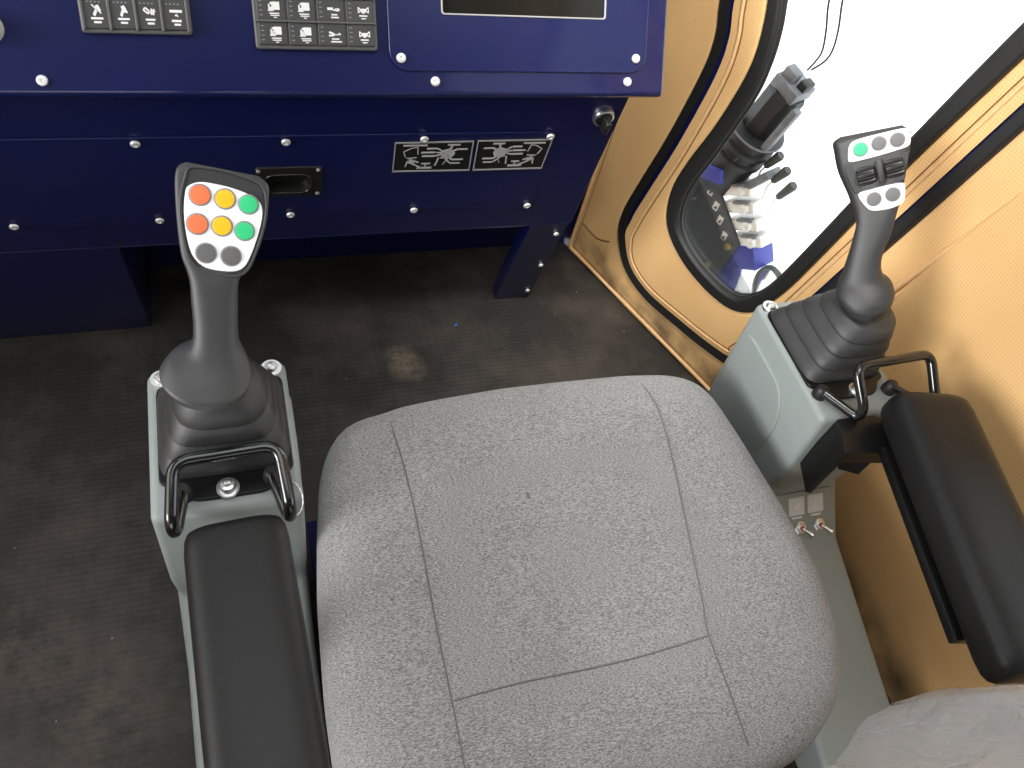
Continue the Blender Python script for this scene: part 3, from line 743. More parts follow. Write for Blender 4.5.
# ------------------------------------------------------------------ armrests
def armrest(label, cx, cy, ang, zt, wdt, length, bracket):
    mw = Matrix.Translation((cx, cy, 0)) @ Matrix.Rotation(ang, 4, 'Z')
    t = thing('armrest', label, 'armrest', (cx, cy, zt - 0.06), 'black padded armrests')
    rings = []
    hw = wdt / 2; L = length
    for y, s, dz in ((0, 0.0, 0.022), (-0.002, 0.60, 0.011), (-0.006, 0.82, 0.005), (-0.013, 0.94, 0.0015), (-0.028, 1, 0), (-L * 0.5, 1.02, 0), (-L + 0.028, 1, 0), (-L + 0.013, 0.94, 0.0015), (-L + 0.006, 0.82, 0.005), (-L + 0.002, 0.60, 0.011), (-L, 0.0, 0.022)):
        c = (0, y, zt - 0.031)
        hh = 0.031 - dz
        rings.append(superring(c, (1, 0, 0), (0, 0, 1), max(hw * (0.55 + 0.45 * s), 0.004), max(hh, 0.003), max(hh, 0.003), 3.6, 44))
    loft('pad', rings, VINYL, t, mw, 60)
    rail = rbox('mounting_rail', (0.030, L * 0.70, 0.014), 0.002, BLACKSTEEL, t, mw @ Matrix.Translation((-hw + 0.016, -L * 0.50, zt - 0.068)), seg=2)
    if bracket: bracket(t, mw)
    return t
armrest('black padded armrest in front of the left console, pointing straight back', -0.0325, 0.364, math.radians(2.4), 0.55, 0.094, 0.36,
        lambda t, mw: rbox('support_post', (0.026, 0.05, 0.272), 0.003, BLACKSTEEL, t, Matrix.Translation((-0.060, 0.270, 0.341)), seg=2))
def r_bracket(t, mw):
    # plate from the armrest to the console with a turned-down flange and a drop leg
    top = [(0.706, 0.400), (0.762, 0.398), (0.786, 0.384), (0.770, 0.338), (0.690, 0.352)]
    b = plate('bracket', [top], 0.480, 0.487, BLACKSTEEL, t, None, bevel=0.001)
    def slab(name, a, bb, zt_, zb_, th):
        a, bb = Vector((*a, 0)), Vector((*bb, 0)); dd = (bb - a).normalized(); nn = Vector((-dd.y, dd.x, 0)) * th
        vs = [a, bb, bb + nn, a + nn]
        v = [(p.x, p.y, zt_) for p in vs] + [(p.x, p.y, zb_) for p in vs]
        return obj(name, v, [(0, 1, 2, 3), (7, 6, 5, 4), (0, 4, 5, 1), (1, 5, 6, 2), (2, 6, 7, 3), (3, 7, 4, 0)], BLACKSTEEL, b)
    slab('drop_leg', (0.706, 0.400), (0.690, 0.352), 0.481, 0.382, 0.007)
    slab('flange', (0.690, 0.352), (0.770, 0.338), 0.481, 0.462, 0.006)
    slab('stop_lug', (0.727, 0.362), (0.752, 0.349), 0.481, 0.418, 0.02)
    lathe('pivot_bolt', [(0.007, 0), (0.007, 0.004), (0.003, 0.005)], CHROME, b, frame((0.7165, 0.378, 0.435), (0, 1, 0), (0, 0, 1), (1, 0, 0)), 12)
armrest('black padded armrest by the right cab wall on a black steel bracket', 0.808, 0.390, math.radians(-12.5), 0.553, 0.112, 0.352, r_bracket)
# left armrest support, same rail bolted to the console
# ------------------------------------------------------------------ joysticks
def boot(parent, base, half, topc, tophalf, ztop, yasp=0.95):
    rings = []
    N = 4; zb = 0.4845
    for k in range(N):
        f0, f1 = k / N, (k + 1) / N
        g = lambda f: half + (tophalf - half) * f
        def ring(h, f):
            c = Vector((base[0], base[1], 0)).lerp(Vector((topc[0], topc[1], 0)), f ** 1.1); c.z = zb + (ztop - zb) * f
            ex = 7 - 4.6 * min(1, f * 1.15)
            rings.append(superring(c, (1, 0, 0), (0, 1, 0), h, h * yasp, h * yasp, ex, 56))
        ring(g(f0) - 0.0012, f0); ring(g(f0) + 0.0012, f0 + 0.04 / N); ring(g(f0) + 0.0016, f0 + 0.12 / N)
        ring(g(f0 + 0.45 / N) + 0.0016, f0 + 0.5 / N); ring(g(f1) + 0.0010, f0 + 0.90 / N); ring(g(f1) - 0.0004, f0 + 0.97 / N)
    rings.append([r * 1.0 for r in superring((topc[0], topc[1], ztop), (1, 0, 0), (0, 1, 0), tophalf * 0.95, tophalf * 0.95, tophalf * 0.95, 2.2, 56)])
    rings.append(superring((topc[0], topc[1], ztop + 0.006), (1, 0, 0), (0, 1, 0), tophalf * 0.8, tophalf * 0.8, tophalf * 0.8, 2, 56))
    return loft('rubber_boot', rings, BOOTM, parent, None, 38)

def grip(parent, F, rows, tilt, fb, exs, nose=None):
    o = F.translation; u = Vector(F.col[1][:3]); n = Vector(F.col[2][:3]); w = Vector(F.col[0][:3])
    rings = []
    for (xl, yl, xr, yr), th, (f, b), ex in zip(rows, tilt, fb, exs):
        a = o + w * (xl / 1000) + u * (yl / 1000); c = o + w * (xr / 1000) + u * (yr / 1000)
        e1 = (c - a).normalized(); th = math.radians(th)
        e2 = (n * math.cos(th) - u * math.sin(th)); e2 = (e2 - e1 * e2.dot(e1)).normalized()
        rg = superring((a + c) / 2, e1, e2, (c - a).length / 2, f, b, ex, 48)
        if nose and len(rings) >= 9:      # the front face is narrower than the back of the head
            mid = (a + c) / 2
            for q in range(len(rg)):
                dv = rg[q] - mid; fr_ = max(0.0, min(1.0, dv.dot(e2) / f)); cx_ = dv.dot(e1)
                rg[q] = rg[q] + e1 * (fr_ * (nose[1] - cx_ * (1 - nose[0])))
        rings.append(rg)
    # interpolate with a spline for smooth shoulders
    dense = []
    R = len(rings)
    for k in range(48):
        pts_ = [r[k] for r in rings]; dense.append([pts_[0], pts_[0].lerp(pts_[1], 0.8), pts_[1], pts_[1].lerp(pts_[2], 0.5)] + catmull(pts_[2:], 4))
    rr = [[dense[k][i] for k in range(48)] for i in range(len(dense[0]))]
    return loft('grip', rr, GRIPM, parent, None, 60)

def mm(pts): return [(x / 1000, y / 1000) for x, y in pts]
def smooth_poly(pts, seg=4): return [(p[0], p[1]) for p in catmull([(x, y, 0) for x, y in mm(pts)], seg, True)]
def button(parent, F, x, y, r, mat, z, nm='button'):
    mw = F @ Matrix.Translation((x / 1000, y / 1000, z))
    b = lathe(nm, [(r, 0), (r, 0.0016), (r * 0.94, 0.0024), (r * 0.5, 0.0027), (r * 0.05, 0.0028)], mat, parent, mw, 28)
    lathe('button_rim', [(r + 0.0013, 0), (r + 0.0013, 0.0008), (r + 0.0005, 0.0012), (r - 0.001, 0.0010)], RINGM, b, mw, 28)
    return b

FL = frame((-0.0121, 0.5857, 0.7028), (0.9988, -0.0203, -0.0438), (0.0458, 0.6825, 0.7295), (0.0151, -0.7306, 0.6826))
FR = frame((0.7612, 0.6323, 0.7029), (0.7391, -0.5309, 0.4147), (0.0249, 0.6368, 0.7707), (-0.6732, -0.5592, 0.4839))
ROWS_L = [(-52.2, -152.2, 5.7, -156.2), (-62.1, -145.8, 15.1, -152.9), (-64.9, -139.0, 17.4, -146.2), (-55.4, -127.7, 16.0, -138.2), (-40.1, -120.5, 12.9, -129.2), (-34.2, -111.3, 8.3, -116.3), (-32.2, -96.3, 7.5, -99.9), (-32.2, -72.9, 9.1, -75.2), (-32.2, -56.2, 10.6, -59.2), (-34.3, -44.3, 13.3, -51.8), (-37.6, -31.5, 18.5, -40.6), (-38.9, -4.5, 30.7, -18.5), (-38.5, 22.1, 40.4, 7.4), (-37.2, 38.8, 43.2, 25.7), (-34.0, 47.6, 41.9, 33.8), (-27.1, 51.2, 34.3, 40.0)]
ROWS_R = [(-13.2, -177.6, 32.8, -181.0), (-24.1, -166.3, 42.1, -169.9), (-27.6, -156.0, 43.3, -159.5), (-26.0, -146.7, 38.5, -148.2), (-23.2, -138.7, 28.2, -139.8), (-19.8, -124.2, 23.0, -124.7), (-15.9, -103.4, 24.2, -104.3), (-13.8, -89.3, 30.0, -84.1), (-12.0, -72.8, 33.9, -58.0), (-17.1, -57.9, 35.6, -43.3), (-25.2, -36.9, 38.0, -15.5), (-39.9, -8.6, 39.1, 13.0), (-46.9, 14.7, 39.1, 31.8), (-49.3, 26.8, 36.9, 41.1), (-41.8, 34.0, 27.3, 47.1)]
PLATE_L = [(-26.7, 29.9), (-16.4, 33.5), (-3.8, 32.0), (10.6, 28.6), (25.8, 22.5), (34.2, 15.4), (35.8, 5.5), (31.7, -11.0), (23.3, -32.0), (16.4, -43.0), (7.3, -46.9), (-9.2, -45.2), (-20.1, -40.9), (-27.9, -30.4), (-31.2, -13.3), (-31.8, 7.1), (-29.7, 22.9)]
BEZEL_L = [(-27.8, 36.8), (-23.9, 45.1), (-11.3, 45.4), (9.7, 41.4), (28.4, 35.1), (36.0, 29.8), (39.0, 20.9), (38.1, 5.5), (33.4, -12.8), (25.0, -33.9), (18.0, -45.8), (8.9, -50.2), (-10.3, -48.4), (-22.0, -44.1), (-30.2, -33.0), (-33.4, -14.2), (-33.9, 7.1), (-32.2, 22.8)]
BTN_L = [(-17.2, 22.1), (3.9, 18.8), (24.0, 14.0), (-21.2, -3.6), (-0.4, -5.4), (19.0, -10.0), (-15.9, -29.6), (5.6, -32.7)]
PLATE_R1 = [(-29.3, 6.0), (-30.0, 21.6), (-24.8, 28.7), (-11.6, 33.3), (2.7, 37.0), (26.5, 42.6), (34.2, 42.0), (37.6, 36.1), (38.7, 26.9), (36.5, 22.2), (29.2, 18.8), (5.6, 11.1), (-15.4, 5.4), (-25.6, 3.6)]
PLATE_R2 = [(-13.4, -35.9), (0.9, -29.5), (19.6, -23.9), (35.0, -21.1), (38.8, -24.9), (40.2, -41.3), (35.3, -47.5), (22.9, -52.9), (7.2, -55.3), (-1.2, -52.1)]
BTN_R = [(-16.2, 18.8), (3.9, 25.7), (24.1, 29.8), (5.6, -41.0), (26.3, -35.0)]

jl = thing('joystick', 'black joystick with orange, yellow and green buttons on the left console', 'joystick', (lcx, 0.512, 0.4845), 'crane joysticks')
boot(jl, (-0.0365, 0.5045), 0.0640, (-0.034, 0.506), 0.0385, 0.560, 0.95)
TL = [43, 43, 43, 43, 40, 32, 22, 12, 6, 0, 0, 0, 0, 0, 0, 0]
FBL = [(0.026, 0.026), (0.036, 0.030), (0.0375, 0.031), (0.030, 0.029), (0.021, 0.026), (0.0155, 0.023), (0.0125, 0.022), (0.0112, 0.022), (0.0105, 0.022), (0.0092, 0.022), (0.0075, 0.022), (0.0070, 0.022), (0.0070, 0.022), (0.0068, 0.022), (0.006, 0.020), (0.001, 0.014)]
EXL = [2, 2, 2.1, 2.1, 2.2, 2.3, 2.4, 2.6, 3, 3.2, 3.8, 4.5, 5.5, 6, 5, 4]
gl_ = grip(jl, FL, ROWS_L, TL, FBL, EXL)
bz = plate('bezel', [smooth_poly(BEZEL_L, 3)], 0.0055, 0.0082, BEZELM, jl, FL, bevel=0.001)
plate('rim', [inset(smooth_poly(BEZEL_L, 3), -0.0022), inset(smooth_poly(BEZEL_L, 3), 0.0006)], 0.0050, 0.0098, GRIPM, jl, FL, bevel=0.0011)
pp = plate('button_plate', [smooth_poly(PLATE_L, 3)], 0.0080, 0.0098, WHITE, jl, FL, bevel=0.0007)
props(pp, 'white button plate')
for (x, y), (mt, r, nm) in zip(BTN_L, [(ORANGE, .0086, 'orange_button'), (YELLOW, .0083, 'yellow_button'), (GREEN, .0080, 'green_button'), (ORANGE, .0086, 'orange_button'), (YELLOW, .0083, 'yellow_button'), (GREEN, .0080, 'green_button'), (GREYB, .0082, 'grey_button'), (GREYB, .0082, 'grey_button')]):
    button(pp, FL, x, y, r, mt, 0.0096, nm)

jr = thing('joystick', 'black joystick with thumb rollers and one green button on the right console', 'joystick', (rcx, 0.522, 0.4845), 'crane joysticks')
boot(jr, (0.7545, 0.523), 0.060, (0.779, 0.520), 0.038, 0.558, 1.08)
TR = [32, 32, 32, 32, 30, 22, 12, 6, 0, 0, 0, 0, 0, 0, 0]
FBR = [(0.026, 0.024), (0.031, 0.028), (0.031, 0.028), (0.027, 0.026), (0.020, 0.022), (0.016, 0.020), (0.013, 0.020), (0.0115, 0.021), (0.0105, 0.022), (0.0095, 0.023), (0.009, 0.024), (0.009, 0.026), (0.009, 0.027), (0.008, 0.026), (0.002, 0.020)]
EXR = [2, 2, 2.1, 2.1, 2.2, 2.3, 2.4, 2.6, 3, 3.6, 4.5, 5.5, 6, 5, 4]
grip(jr, FR, ROWS_R, TR, FBR, EXR, (0.91, 0.003))
p1 = plate('upper_button_plate', [smooth_poly(PLATE_R1, 3)], 0.0075, 0.0105, WHITE, jr, FR, bevel=0.0008)
p2 = plate('lower_button_plate', [smooth_poly(PLATE_R2, 3)], 0.0075, 0.0105, WHITE, jr, FR, bevel=0.0008)
for i, (x, y) in enumerate(BTN_R):
    button(p1 if i < 3 else p2, FR, x, y, 0.0078, GREEN if i == 0 else GREYB, 0.0103, 'green_button' if i == 0 else 'grey_button')
plate('roller_recess', [smooth_poly([(-33.5, 0), (-12, 1.5), (8, 7), (37, 16), (39, 13), (37.5, -17), (34, -18.5), (19, -21), (0, -27), (-14, -33.5), (-19, -32)], 2)], 0.0050, 0.0088, BEZELM, jr, FR, bevel=0.001)
def roller(c, half, r):
    prof = []; N = 9
    cx, cy = c
    ax = Vector((math.cos(math.radians(17)), math.sin(math.radians(17)), 0))
    fr = FR @ frame((cx / 1000, cy / 1000, 0.0055), Vector((-ax.y, ax.x, 0)), (0, 0, 1), ax)
    n = 72; verts = []; faces = []
    for z, s in ((-half, 0.80), (-half + 0.001, 0.93), (-half * 0.6, 1.0), (half * 0.6, 1.0), (half - 0.001, 0.93), (half, 0.80)):
        for k in range(n):
            a = 2 * PI * k / n; rr = r * s * (1.0 if (k // 2) % 2 else 0.90)
            verts.append((rr * math.cos(a), rr * math.sin(a), z))
    for i in range(5):
        for k in range(n):
            l = (k + 1) % n; faces.append((i * n + k, i * n + l, (i + 1) * n + l, (i + 1) * n + k))
    faces.append(tuple(range(n))[::-1]); faces.append(tuple(5 * n + k for k in range(n)))
    obj('thumb_roller', verts, faces, BLACKPL, jr, fr, 20)
roller((-6.5, -12.5), 0.0105, 0.0125); roller((24.5, -2.8), 0.0105, 0.0125)
br = rbox('roller_bridge', (0.007, 0.030, 0.016), 0.002, BEZELM, jr, FR @ Matrix.Translation((0.0092, -0.0078, 0.0085)) @ Matrix.Rotation(math.radians(17), 4, 'Z'), seg=2)

# ------------------------------------------------------------------ seat
seat = thing('operator_seat', 'grey tweed operator seat with seamed cushion and plastic-wrapped backrest', 'seat', (0.335, 0.33, 0))
SO = [(0.033, 0.10), (0.033, 0.225), (0.04, 0.332), (0.051, 0.416), (0.062, 0.48), (0.078, 0.525), (0.101, 0.551), (0.131, 0.560), (0.158, 0.5625), (0.167, 0.5685), (0.232, 0.575), (0.317, 0.58), (0.406, 0.5795), (0.505, 0.577), (0.517, 0.5745), (0.552, 0.572), (0.588, 0.562), (0.612, 0.544), (0.624, 0.517), (0.634, 0.456), (0.647, 0.339), (0.653, 0.252), (0.643, 0.187), (0.620, 0.126), (0.585, 0.085), (0.530, 0.055), (0.45, 0.04), (0.2, 0.04), (0.08, 0.055)]
so = [Vector((p[0], p[1], 0)) for p in SO]
dn = []
for i in range(len(so)):          # densify, keeping the small step of the centre panel at the front
    a, b = so[i], so[(i + 1) % len(so)]
    m_ = max(1, int((b - a).length / 0.012))
    dn += [a.lerp(b, k / m_) for k in range(m_)]
for _ in range(2):
    dn = [(dn[i - 1] + dn[i] * 2 + dn[(i + 1) % len(dn)]) / 4 for i in range(len(dn))]
cen = Vector((0.335, 0.31, 0))
def dome(x, y, f):
    return 0.403
rings = []
po = [(p.x, p.y) for p in dn]
for dd, z in ((0.030, 0.285), (0.012, 0.290), (0.004, 0.305), (-0.001, 0.340), (-0.0015, 0.366), (0.002, 0.380), (0.009, 0.391), (0.020, 0.3982), (0.034, 0.4015)):
    q = inset(po, dd)
    rings.append([Vector((x, y, z)) for x, y in q])
last = rings[-1]
for sc in (0.90, 0.78, 0.62, 0.45, 0.28, 0.12):
    rings.append([Vector((cen.x + (p.x - cen.x) * sc, cen.y + (p.y - cen.y) * sc, 0.4015 + 0.003 * (1 - sc) ** 1.0)) for p in last])
cush = loft('cushion', rings, FAB, seat, None, 70)
for _ in (0,):
    zt = lambda x, y: 0.4032
    def edge_z(y): # height of the cushion top near its front edge
        d_ = 0.5755 - y
        return 0.403 if d_ > 0.034 else (0.4015 if d_ > 0.030 else (0.3975 if d_ > 0.019 else (0.389 if d_ > 0.010 else (0.376 if d_ > 0.003 else 0.360))))
    sl = catmull([(0.157, 0.560, 0.366), (0.156, 0.554, 0.384), (0.156, 0.545, 0.3935), (0.156, 0.530, 0.4005), (0.158, 0.50, 0.4022), (0.160, 0.47, 0.4022), (0.161, 0.39, 0.4028), (0.157, 0.278, 0.4032), (0.156, 0.213, 0.4028), (0.155, 0.159, 0.4022), (0.153, 0.10, 0.4020)], 6)
    sr = catmull([(0.511, 0.5745, 0.366), (0.510, 0.568, 0.386), (0.509, 0.558, 0.3955), (0.512, 0.540, 0.4010), (0.516, 0.522, 0.4022), (0.517, 0.49, 0.4024), (0.507, 0.423, 0.4028), (0.485, 0.316, 0.4032), (0.468, 0.234, 0.4032), (0.459, 0.194, 0.4030), (0.457, 0.128, 0.4024), (0.454, 0.075, 0.4018)], 6)
    sx = catmull([(0.157, 0.189, 0.4026), (0.229, 0.191, 0.4034), (0.354, 0.1885, 0.4036), (0.459, 0.194, 0.4030)], 6)
    for s_ in (sl, sr, sx): tube('seam', s_, 0.0010, SEAMM, cush, None, n=6)
# small tuft mark on the cushion
lathe('tuft_mark', [(0.0035, 0), (0.003, 0.001), (0.001, 0.0014)], SEAMM, cush, Matrix.Translation((0.3005, 0.403, 0.4036)) @ Matrix.Scale(1.6, 4, (0, 1, 0)) @ Matrix.Scale(0.6, 4, (1, 0, 0)), 8)
# pan and pedestal
rbox('seat_pan', (0.50, 0.46, 0.03), 0.008, BLACKPL, seat, Matrix.Translation((0.335, 0.30, 0.275)), seg=2)
ring_b = []
for k, z in enumerate([0.10 + 0.02 * i for i in range(9)]):
    s_ = 0.185 if k % 2 else 0.165
    ring_b.append(superring((0.335, 0.28, z), (1, 0, 0), (0, 1, 0), s_ + 0.02, s_, s_, 5, 40))
loft('suspension_bellows', ring_b, RUBBER, seat, None, 30)
rbox('pedestal', (0.57, 0.38, 0.10), 0.006, NAVY, seat, Matrix.Translation((0.335, 0.375, 0.05)), seg=2)
# backrest with side bolsters
def back_ring(z, s, off=0.0, wob=0.0, flare=0.0):
    y0 = 0.044 - 0.259 * (z - 0.40)
    hw = 0.324 * s
    pts = []
    N = 48
    for k in range(N):
        t = 2 * PI * k / N
        cx_, sy_ = math.cos(t), math.sin(t)
        x = math.copysign(abs(cx_) ** 0.7, cx_) * (hw + off)
        yb = math.copysign(abs(sy_) ** 0.7, sy_)
        thick = 0.045 * s
        y = y0 - 0.055 + (thick + off) * yb
        if yb > 0: y += 0.064 * s * math.exp(-((abs(x) - hw * 0.903) / 0.06) ** 2)
        if wob: y += wob * math.sin(7 * t + 31 * z) * 0.5 + wob * math.sin(13 * t - 57 * z) * 0.5; x += wob * math.sin(11 * t + 43 * z)
        pts.append(Vector((0.384 + x + (flare if x > 0 else 0), y, z)))
    return pts
zs = [(0.385, 0.85), (0.40, 0.92), (0.44, 0.97), (0.48, 1.0), (0.52, 1.0), (0.56, 1.0), (0.60, 0.98), (0.64, 0.95), (0.68, 0.90), (0.72, 0.84), (0.76, 0.76), (0.80, 0.64), (0.82, 0.50)]
bk = loft('backrest', [back_ring(z, s) for z, s in zs], FABB, seat, None, 60)
zs2 = [(0.40 + 0.02 * i) for i in range(22)]
def sof(z):
    for (a, sa), (b, sb) in zip(zs, zs[1:]):
        if a <= z <= b: return sa + (sb - sa) * (z - a) / (b - a)
    return zs[-1][1]
loft('plastic_cover', [back_ring(z, sof(z), 0.006, 0.0030, 0.004) for z in zs2], FILM, seat, None, 60, caps=False)

# ------------------------------------------------------------------ machinery outside the window
OFS = 0.25
OF = frame(tuple(Vector((0.712, 1.196, 0)) + Vector((0.927, 0.376, 0)).normalized() * OFS), (0.376, -0.927, 0), (0, 0, 1), (-0.927, -0.376, 0))
def along(a, b, z=0.0):
    a, b = Vector((*a, z)), Vector((*b, z)); ez = (b - a).normalized()
    ex = Vector((-ez.y, ez.x, 0)); ey = ez.cross(ex)
    return OF @ frame(a, ex, ey, ez), (b - a).length
mot = thing('hydraulic_motor', 'weathered black hydraulic motor with grey end cap outside the window', 'motor', tuple(OF @ Vector((0.16, 0.30, -0.05))))
mwm, ml = along((0.112, 0.185), (0.1785, 0.490), -0.05)
lathe('gear_case', [(0.050, 0.0), (0.054, 0.01), (0.054, 0.085), (0.060, 0.088), (0.060, 0.098), (0.052, 0.101), (0.046, 0.12)], HULL, mot, mwm)
lathe('flange', [(0.046, 0.118), (0.060, 0.120), (0.060, 0.130), (0.053, 0.133), (0.053, 0.150), (0.061, 0.153), (0.061, 0.164), (0.046, 0.168)], HULL, mot, mwm, 28)
tube('flange_band', [tuple(0.0615 * Vector((math.cos(a), math.sin(a), 0)) + Vector((0, 0, 0.160))) for a in [2 * PI * k / 32 for k in range(32)]], 0.0024, HULLG, mot, mwm, closed=True, up=(0, 0, 1))
lathe('motor_barrel', [(0.038, 0.166), (0.041, 0.170), (0.041, 0.262), (0.037, 0.270)], HULL, mot, mwm, 9, 20)
cap = rbox('end_cap', (0.064, 0.064, 0.028), 0.005, HULLG, mot, mwm @ Matrix.Translation((0, 0, 0.280)), seg=2)
rbox('connector_block', (0.030, 0.026, 0.024), 0.003, HULLG, cap, mwm @ Matrix.Translation((0.012, 0.012, 0.302)), seg=2)
rbox('connector_block', (0.020, 0.030, 0.020), 0.003, HULL, cap, mwm @ Matrix.Translation((-0.020, 0.0, 0.300)), seg=2)
for a, h in ((5.3, 0.128), (5.9, 0.164), (0.9, 0.164)): bolt_head('brass_bolt', 0.008, 0.012, BRASS, mot, mwm @ Matrix.Translation((0.053 * math.cos(a), 0.053 * math.sin(a), h)))
rbox('side_foot', (0.018, 0.05, 0.085), 0.004, HULLG, mot, mwm @ Matrix.Translation((-0.078, 0.0, 0.085)) @ Matrix.Rotation(-0.3, 4, 'Y'), seg=2)
rbox('hose_fitting', (0.016, 0.02, 0.11), 0.004, HULLG, mot, mwm @ Matrix.Translation((-0.050, 0.03, 0.22)), seg=2)

vb = thing('valve_block', 'blue valve block with white spool sections and a black end plate outside the window', 'valve block', tuple(OF @ Vector((0.2, 0.1, 0))))
plate('end_plate', [[(0.04, 0.20), (0.060, 0.203), (0.122, 0.203), (0.252, 0.112), (0.236, -0.02), (0.15, -0.06), (0.04, -0.04)]], -0.028, -0.020, ENDP, vb, OF, bevel=0.001)
for cx_, cy_ in ((0.129, 0.171), (0.157, 0.150), (0.182, 0.129), (0.209, 0.103)):
    bars('port_mark', [rect(cx_, cy_, 0.014, 0.020)], -0.020, -0.0192, PRINT, vb, OF)
    bars('port_symbol', [[(cx_ - 0.004, cy_ - 0.006), (cx_ + 0.005, cy_ - 0.006), (cx_ + 0.003, cy_ + 0.004)]], -0.0193, -0.0188, PLATEM, vb, OF)
for x, y in ((0.099, 0.191), (0.231, 0.090), (0.208, 0.008), (0.121, 0.225)): bolt_head('brass_bolt', 0.0085, 0.01, BRASS, vb, OF @ Matrix.Translation((x, y, -0.021)))
for cx_, cy_ in ((0.176, 0.208), (0.203, 0.180), (0.231, 0.152), (0.258, 0.127)):
    mws = OF @ Matrix.Translation((cx_, cy_, -0.055)) @ Matrix.Rotation(math.radians(36), 4, 'Z')
    s_ = rbox('spool_section', (0.084, 0.027, 0.060), 0.006, ALU, vb, mws, seg=3)
    lathe('spool_cap', [(0.011, 0), (0.011, 0.012), (0.008, 0.015), (0.002, 0.016)], ALU, s_, mws @ Matrix.Translation((0.020, 0, 0.028)), 16)
    rbox('spool_clip', (0.040, 0.007, 0.016), 0.002, HULLG, s_, mws @ Matrix.Translation((0.010, 0.012, 0.026)), seg=2)
rbox('blue_bracket', (0.100, 0.058, 0.07), 0.003, BLUEOUT, vb, OF @ Matrix.Translation((0.257, 0.078, -0.06)) @ Matrix.Rotation(math.radians(36), 4, 'Z'), seg=2)
rbox('blue_bracket', (0.066, 0.034, 0.05), 0.003, BLUEOUT, vb, OF @ Matrix.Translation((0.118, 0.224, -0.015)) @ Matrix.Rotation(math.radians(18), 4, 'Z'), seg=2)
rbox('blue_foot', (0.034, 0.10, 0.05), 0.003, BLUEOUT, vb, OF @ Matrix.Translation((0.250, -0.01, -0.06)) @ Matrix.Rotation(math.radians(10), 4, 'Z'), seg=2)
rbox('mounting_post', (0.05, 0.90, 0.05), 0.003, BLUEOUT, vb, OF @ Matrix.Translation((0.205, -0.50, -0.09)), seg=2)
# lever knobs on thin pale rods
for k, (a, b) in enumerate((((0.203, 0.287), (0.221, 0.329)), ((0.234, 0.271), (0.251, 0.313)), ((0.262, 0.249), (0.279, 0.295)))):
    place = ('nearest the black motor', 'in the middle of the three', 'nearest the blue bracket')[k]
    lv = thing('valve_lever', 'dark tapered lever knob outside the window, ' + place, 'lever', tuple(OF @ Vector((*a, -0.05))), 'valve levers outside the window')
    mwl, ll = along(a, b, -0.05)
    lathe('knob', [(0.0065, 0), (0.0075, 0.002), (0.0105, ll * 0.9), (0.0085, ll)], KEYM, lv, mwl, 14)
    tube('rod', [(a[0] + 0.002, a[1] + 0.004, -0.05), (a[0] - 0.006, a[1] - 0.018, -0.052), (a[0] - 0.004, a[1] - 0.055, -0.055)], 0.0022, PALE, lv, OF, n=8)
# two cables hanging to the motor
for k, pts in enumerate((((0.118, 0.80), (0.135, 0.70), (0.156, 0.623), (0.178, 0.579), (0.191, 0.545), (0.189, 0.522), (0.183, 0.50)), ((0.140, 0.80), (0.157, 0.70), (0.179, 0.636), (0.198, 0.594), (0.208, 0.560), (0.206, 0.534), (0.190, 0.505)))):
    c = tube('cable', catmull([(x, y, -0.05) for x, y in pts], 6), 0.0020, PLATEM, None, OF, n=8)
    props(c, 'thin dark cable above the motor outside the window, ' + ('the one nearer the cab post' if k == 0 else 'the one nearer the joystick'), 'cable', 'cables above the motor')
# round dark rimmed mirror low outside
mr_t = thing('round_mirror', 'round dark rimmed mirror low outside the window corner', 'mirror', tuple(OF @ Vector((0.36, 0.055, -0.05))))
mwr = OF @ Matrix.Translation((0.362, 0.052, -0.05)) @ Matrix.Rotation(math.radians(-25), 4, 'Y')
lathe('rim', [(0.045, 0), (0.056, 0.0), (0.060, 0.006), (0.056, 0.014), (0.051, 0.014), (0.049, 0.009), (0.02, 0.009)], plain('mirror_rim', (0.07, 0.09, 0.08), 0.4), mr_t, mwr, 40)
lathe('glass', [(0.049, 0.0092), (0.03, 0.0098), (0.002, 0.0102)], plain('mirror_glass', (0.75, 0.76, 0.76), 0.1, metal=0.9), mr_t, mwr, 40)
tube('stem', [(0.362, 0.03, -0.058), (0.30, -0.04, -0.075), (0.23, -0.08, -0.085)], 0.008, HULL, mr_t, OF, n=10)
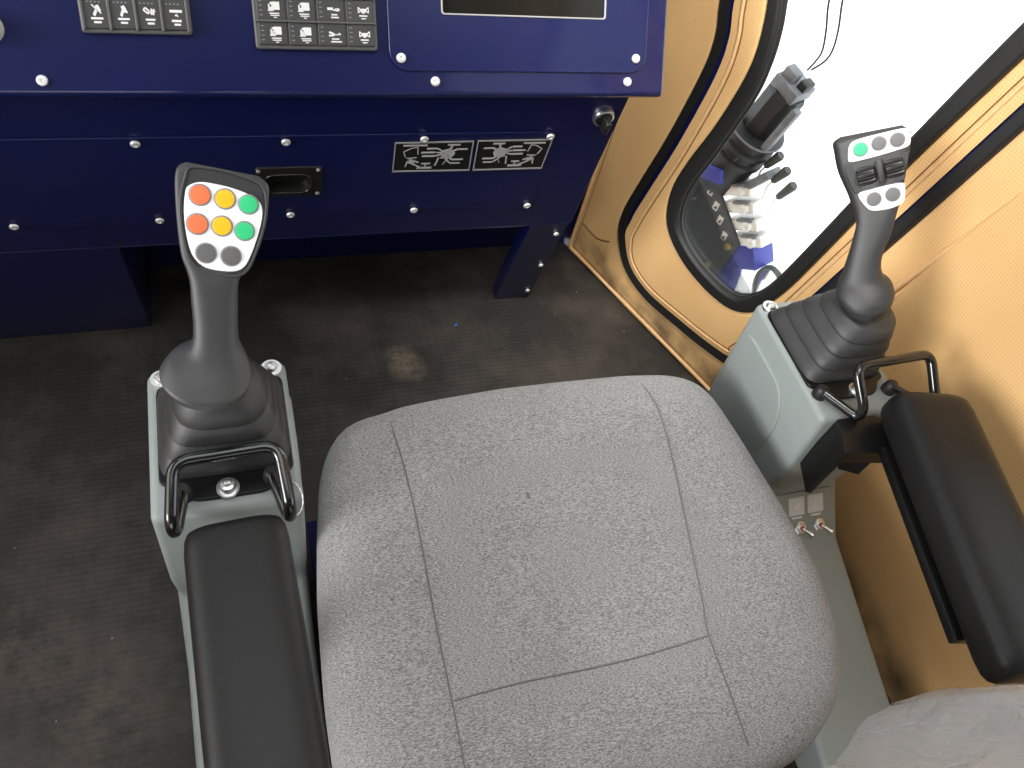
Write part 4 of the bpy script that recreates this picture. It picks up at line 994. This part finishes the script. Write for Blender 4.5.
struct(obj('ground', [(-6, -6, -0.95), (12, -6, -0.95), (12, 12, -0.95), (-6, 12, -0.95), (-6, -6, -1.0), (12, -6, -1.0), (12, 12, -1.0), (-6, 12, -1.0)],
           [(0, 1, 2, 3), (7, 6, 5, 4), (0, 4, 5, 1), (1, 5, 6, 2), (2, 6, 7, 3), (3, 7, 4, 0)], PALE))

# ------------------------------------------------------------------ light
wd = bpy.data.worlds.new('world'); SC.world = wd; wd.use_nodes = True
nt = wd.node_tree; bg = nt.nodes['Background']
bg.inputs[0].default_value = (0.97, 0.985, 1.0, 1); bg.inputs[1].default_value = 2.9
def area(name, loc, target, sx, sy, power, col=(1, 1, 1)):
    l = bpy.data.lights.new(name, 'AREA'); l.shape = 'RECTANGLE'; l.size = sx; l.size_y = sy; l.energy = power; l.color = col
    o = bpy.data.objects.new(name, l); COL.objects.link(o)
    dv = Vector(target) - Vector(loc)
    o.matrix_world = Matrix.Translation(loc) @ dv.to_track_quat('-Z', 'Y').to_matrix().to_4x4()
    return o
sl_ = bpy.data.lights.new('wall_fill_spot', 'SPOT'); sl_.energy = 95; sl_.spot_size = math.radians(58); sl_.spot_blend = 1.0; sl_.shadow_soft_size = 0.12; sl_.color = (1.0, 0.97, 0.92)  # added fill spot, no known fixture; brightens the front of the tan wall
slo = bpy.data.objects.new('wall_fill_spot', sl_); COL.objects.link(slo)
slo.matrix_world = Matrix.Translation((0.36, 0.42, 1.74)) @ (Vector((0.80, 1.08, 0.52)) - Vector((0.36, 0.42, 1.74))).to_track_quat('-Z', 'Y').to_matrix().to_4x4()
sun = bpy.data.lights.new('sun', 'SUN'); sun.energy = 2.6; sun.angle = math.radians(22)
so_ = bpy.data.objects.new('sun', sun); COL.objects.link(so_)
so_.matrix_world = Vector((1.88, 0.57, -0.69)).to_track_quat('-Z', 'Y').to_matrix().to_4x4()

SC.view_settings.view_transform = 'Standard'; SC.view_settings.look = 'None'
SC.view_settings.exposure = 0.0; SC.view_settings.gamma = 1.0; SC.view_settings.use_curve_mapping = False
SC.cycles.use_denoising = True
SC.cycles.max_bounces = 8; SC.cycles.transparent_max_bounces = 12
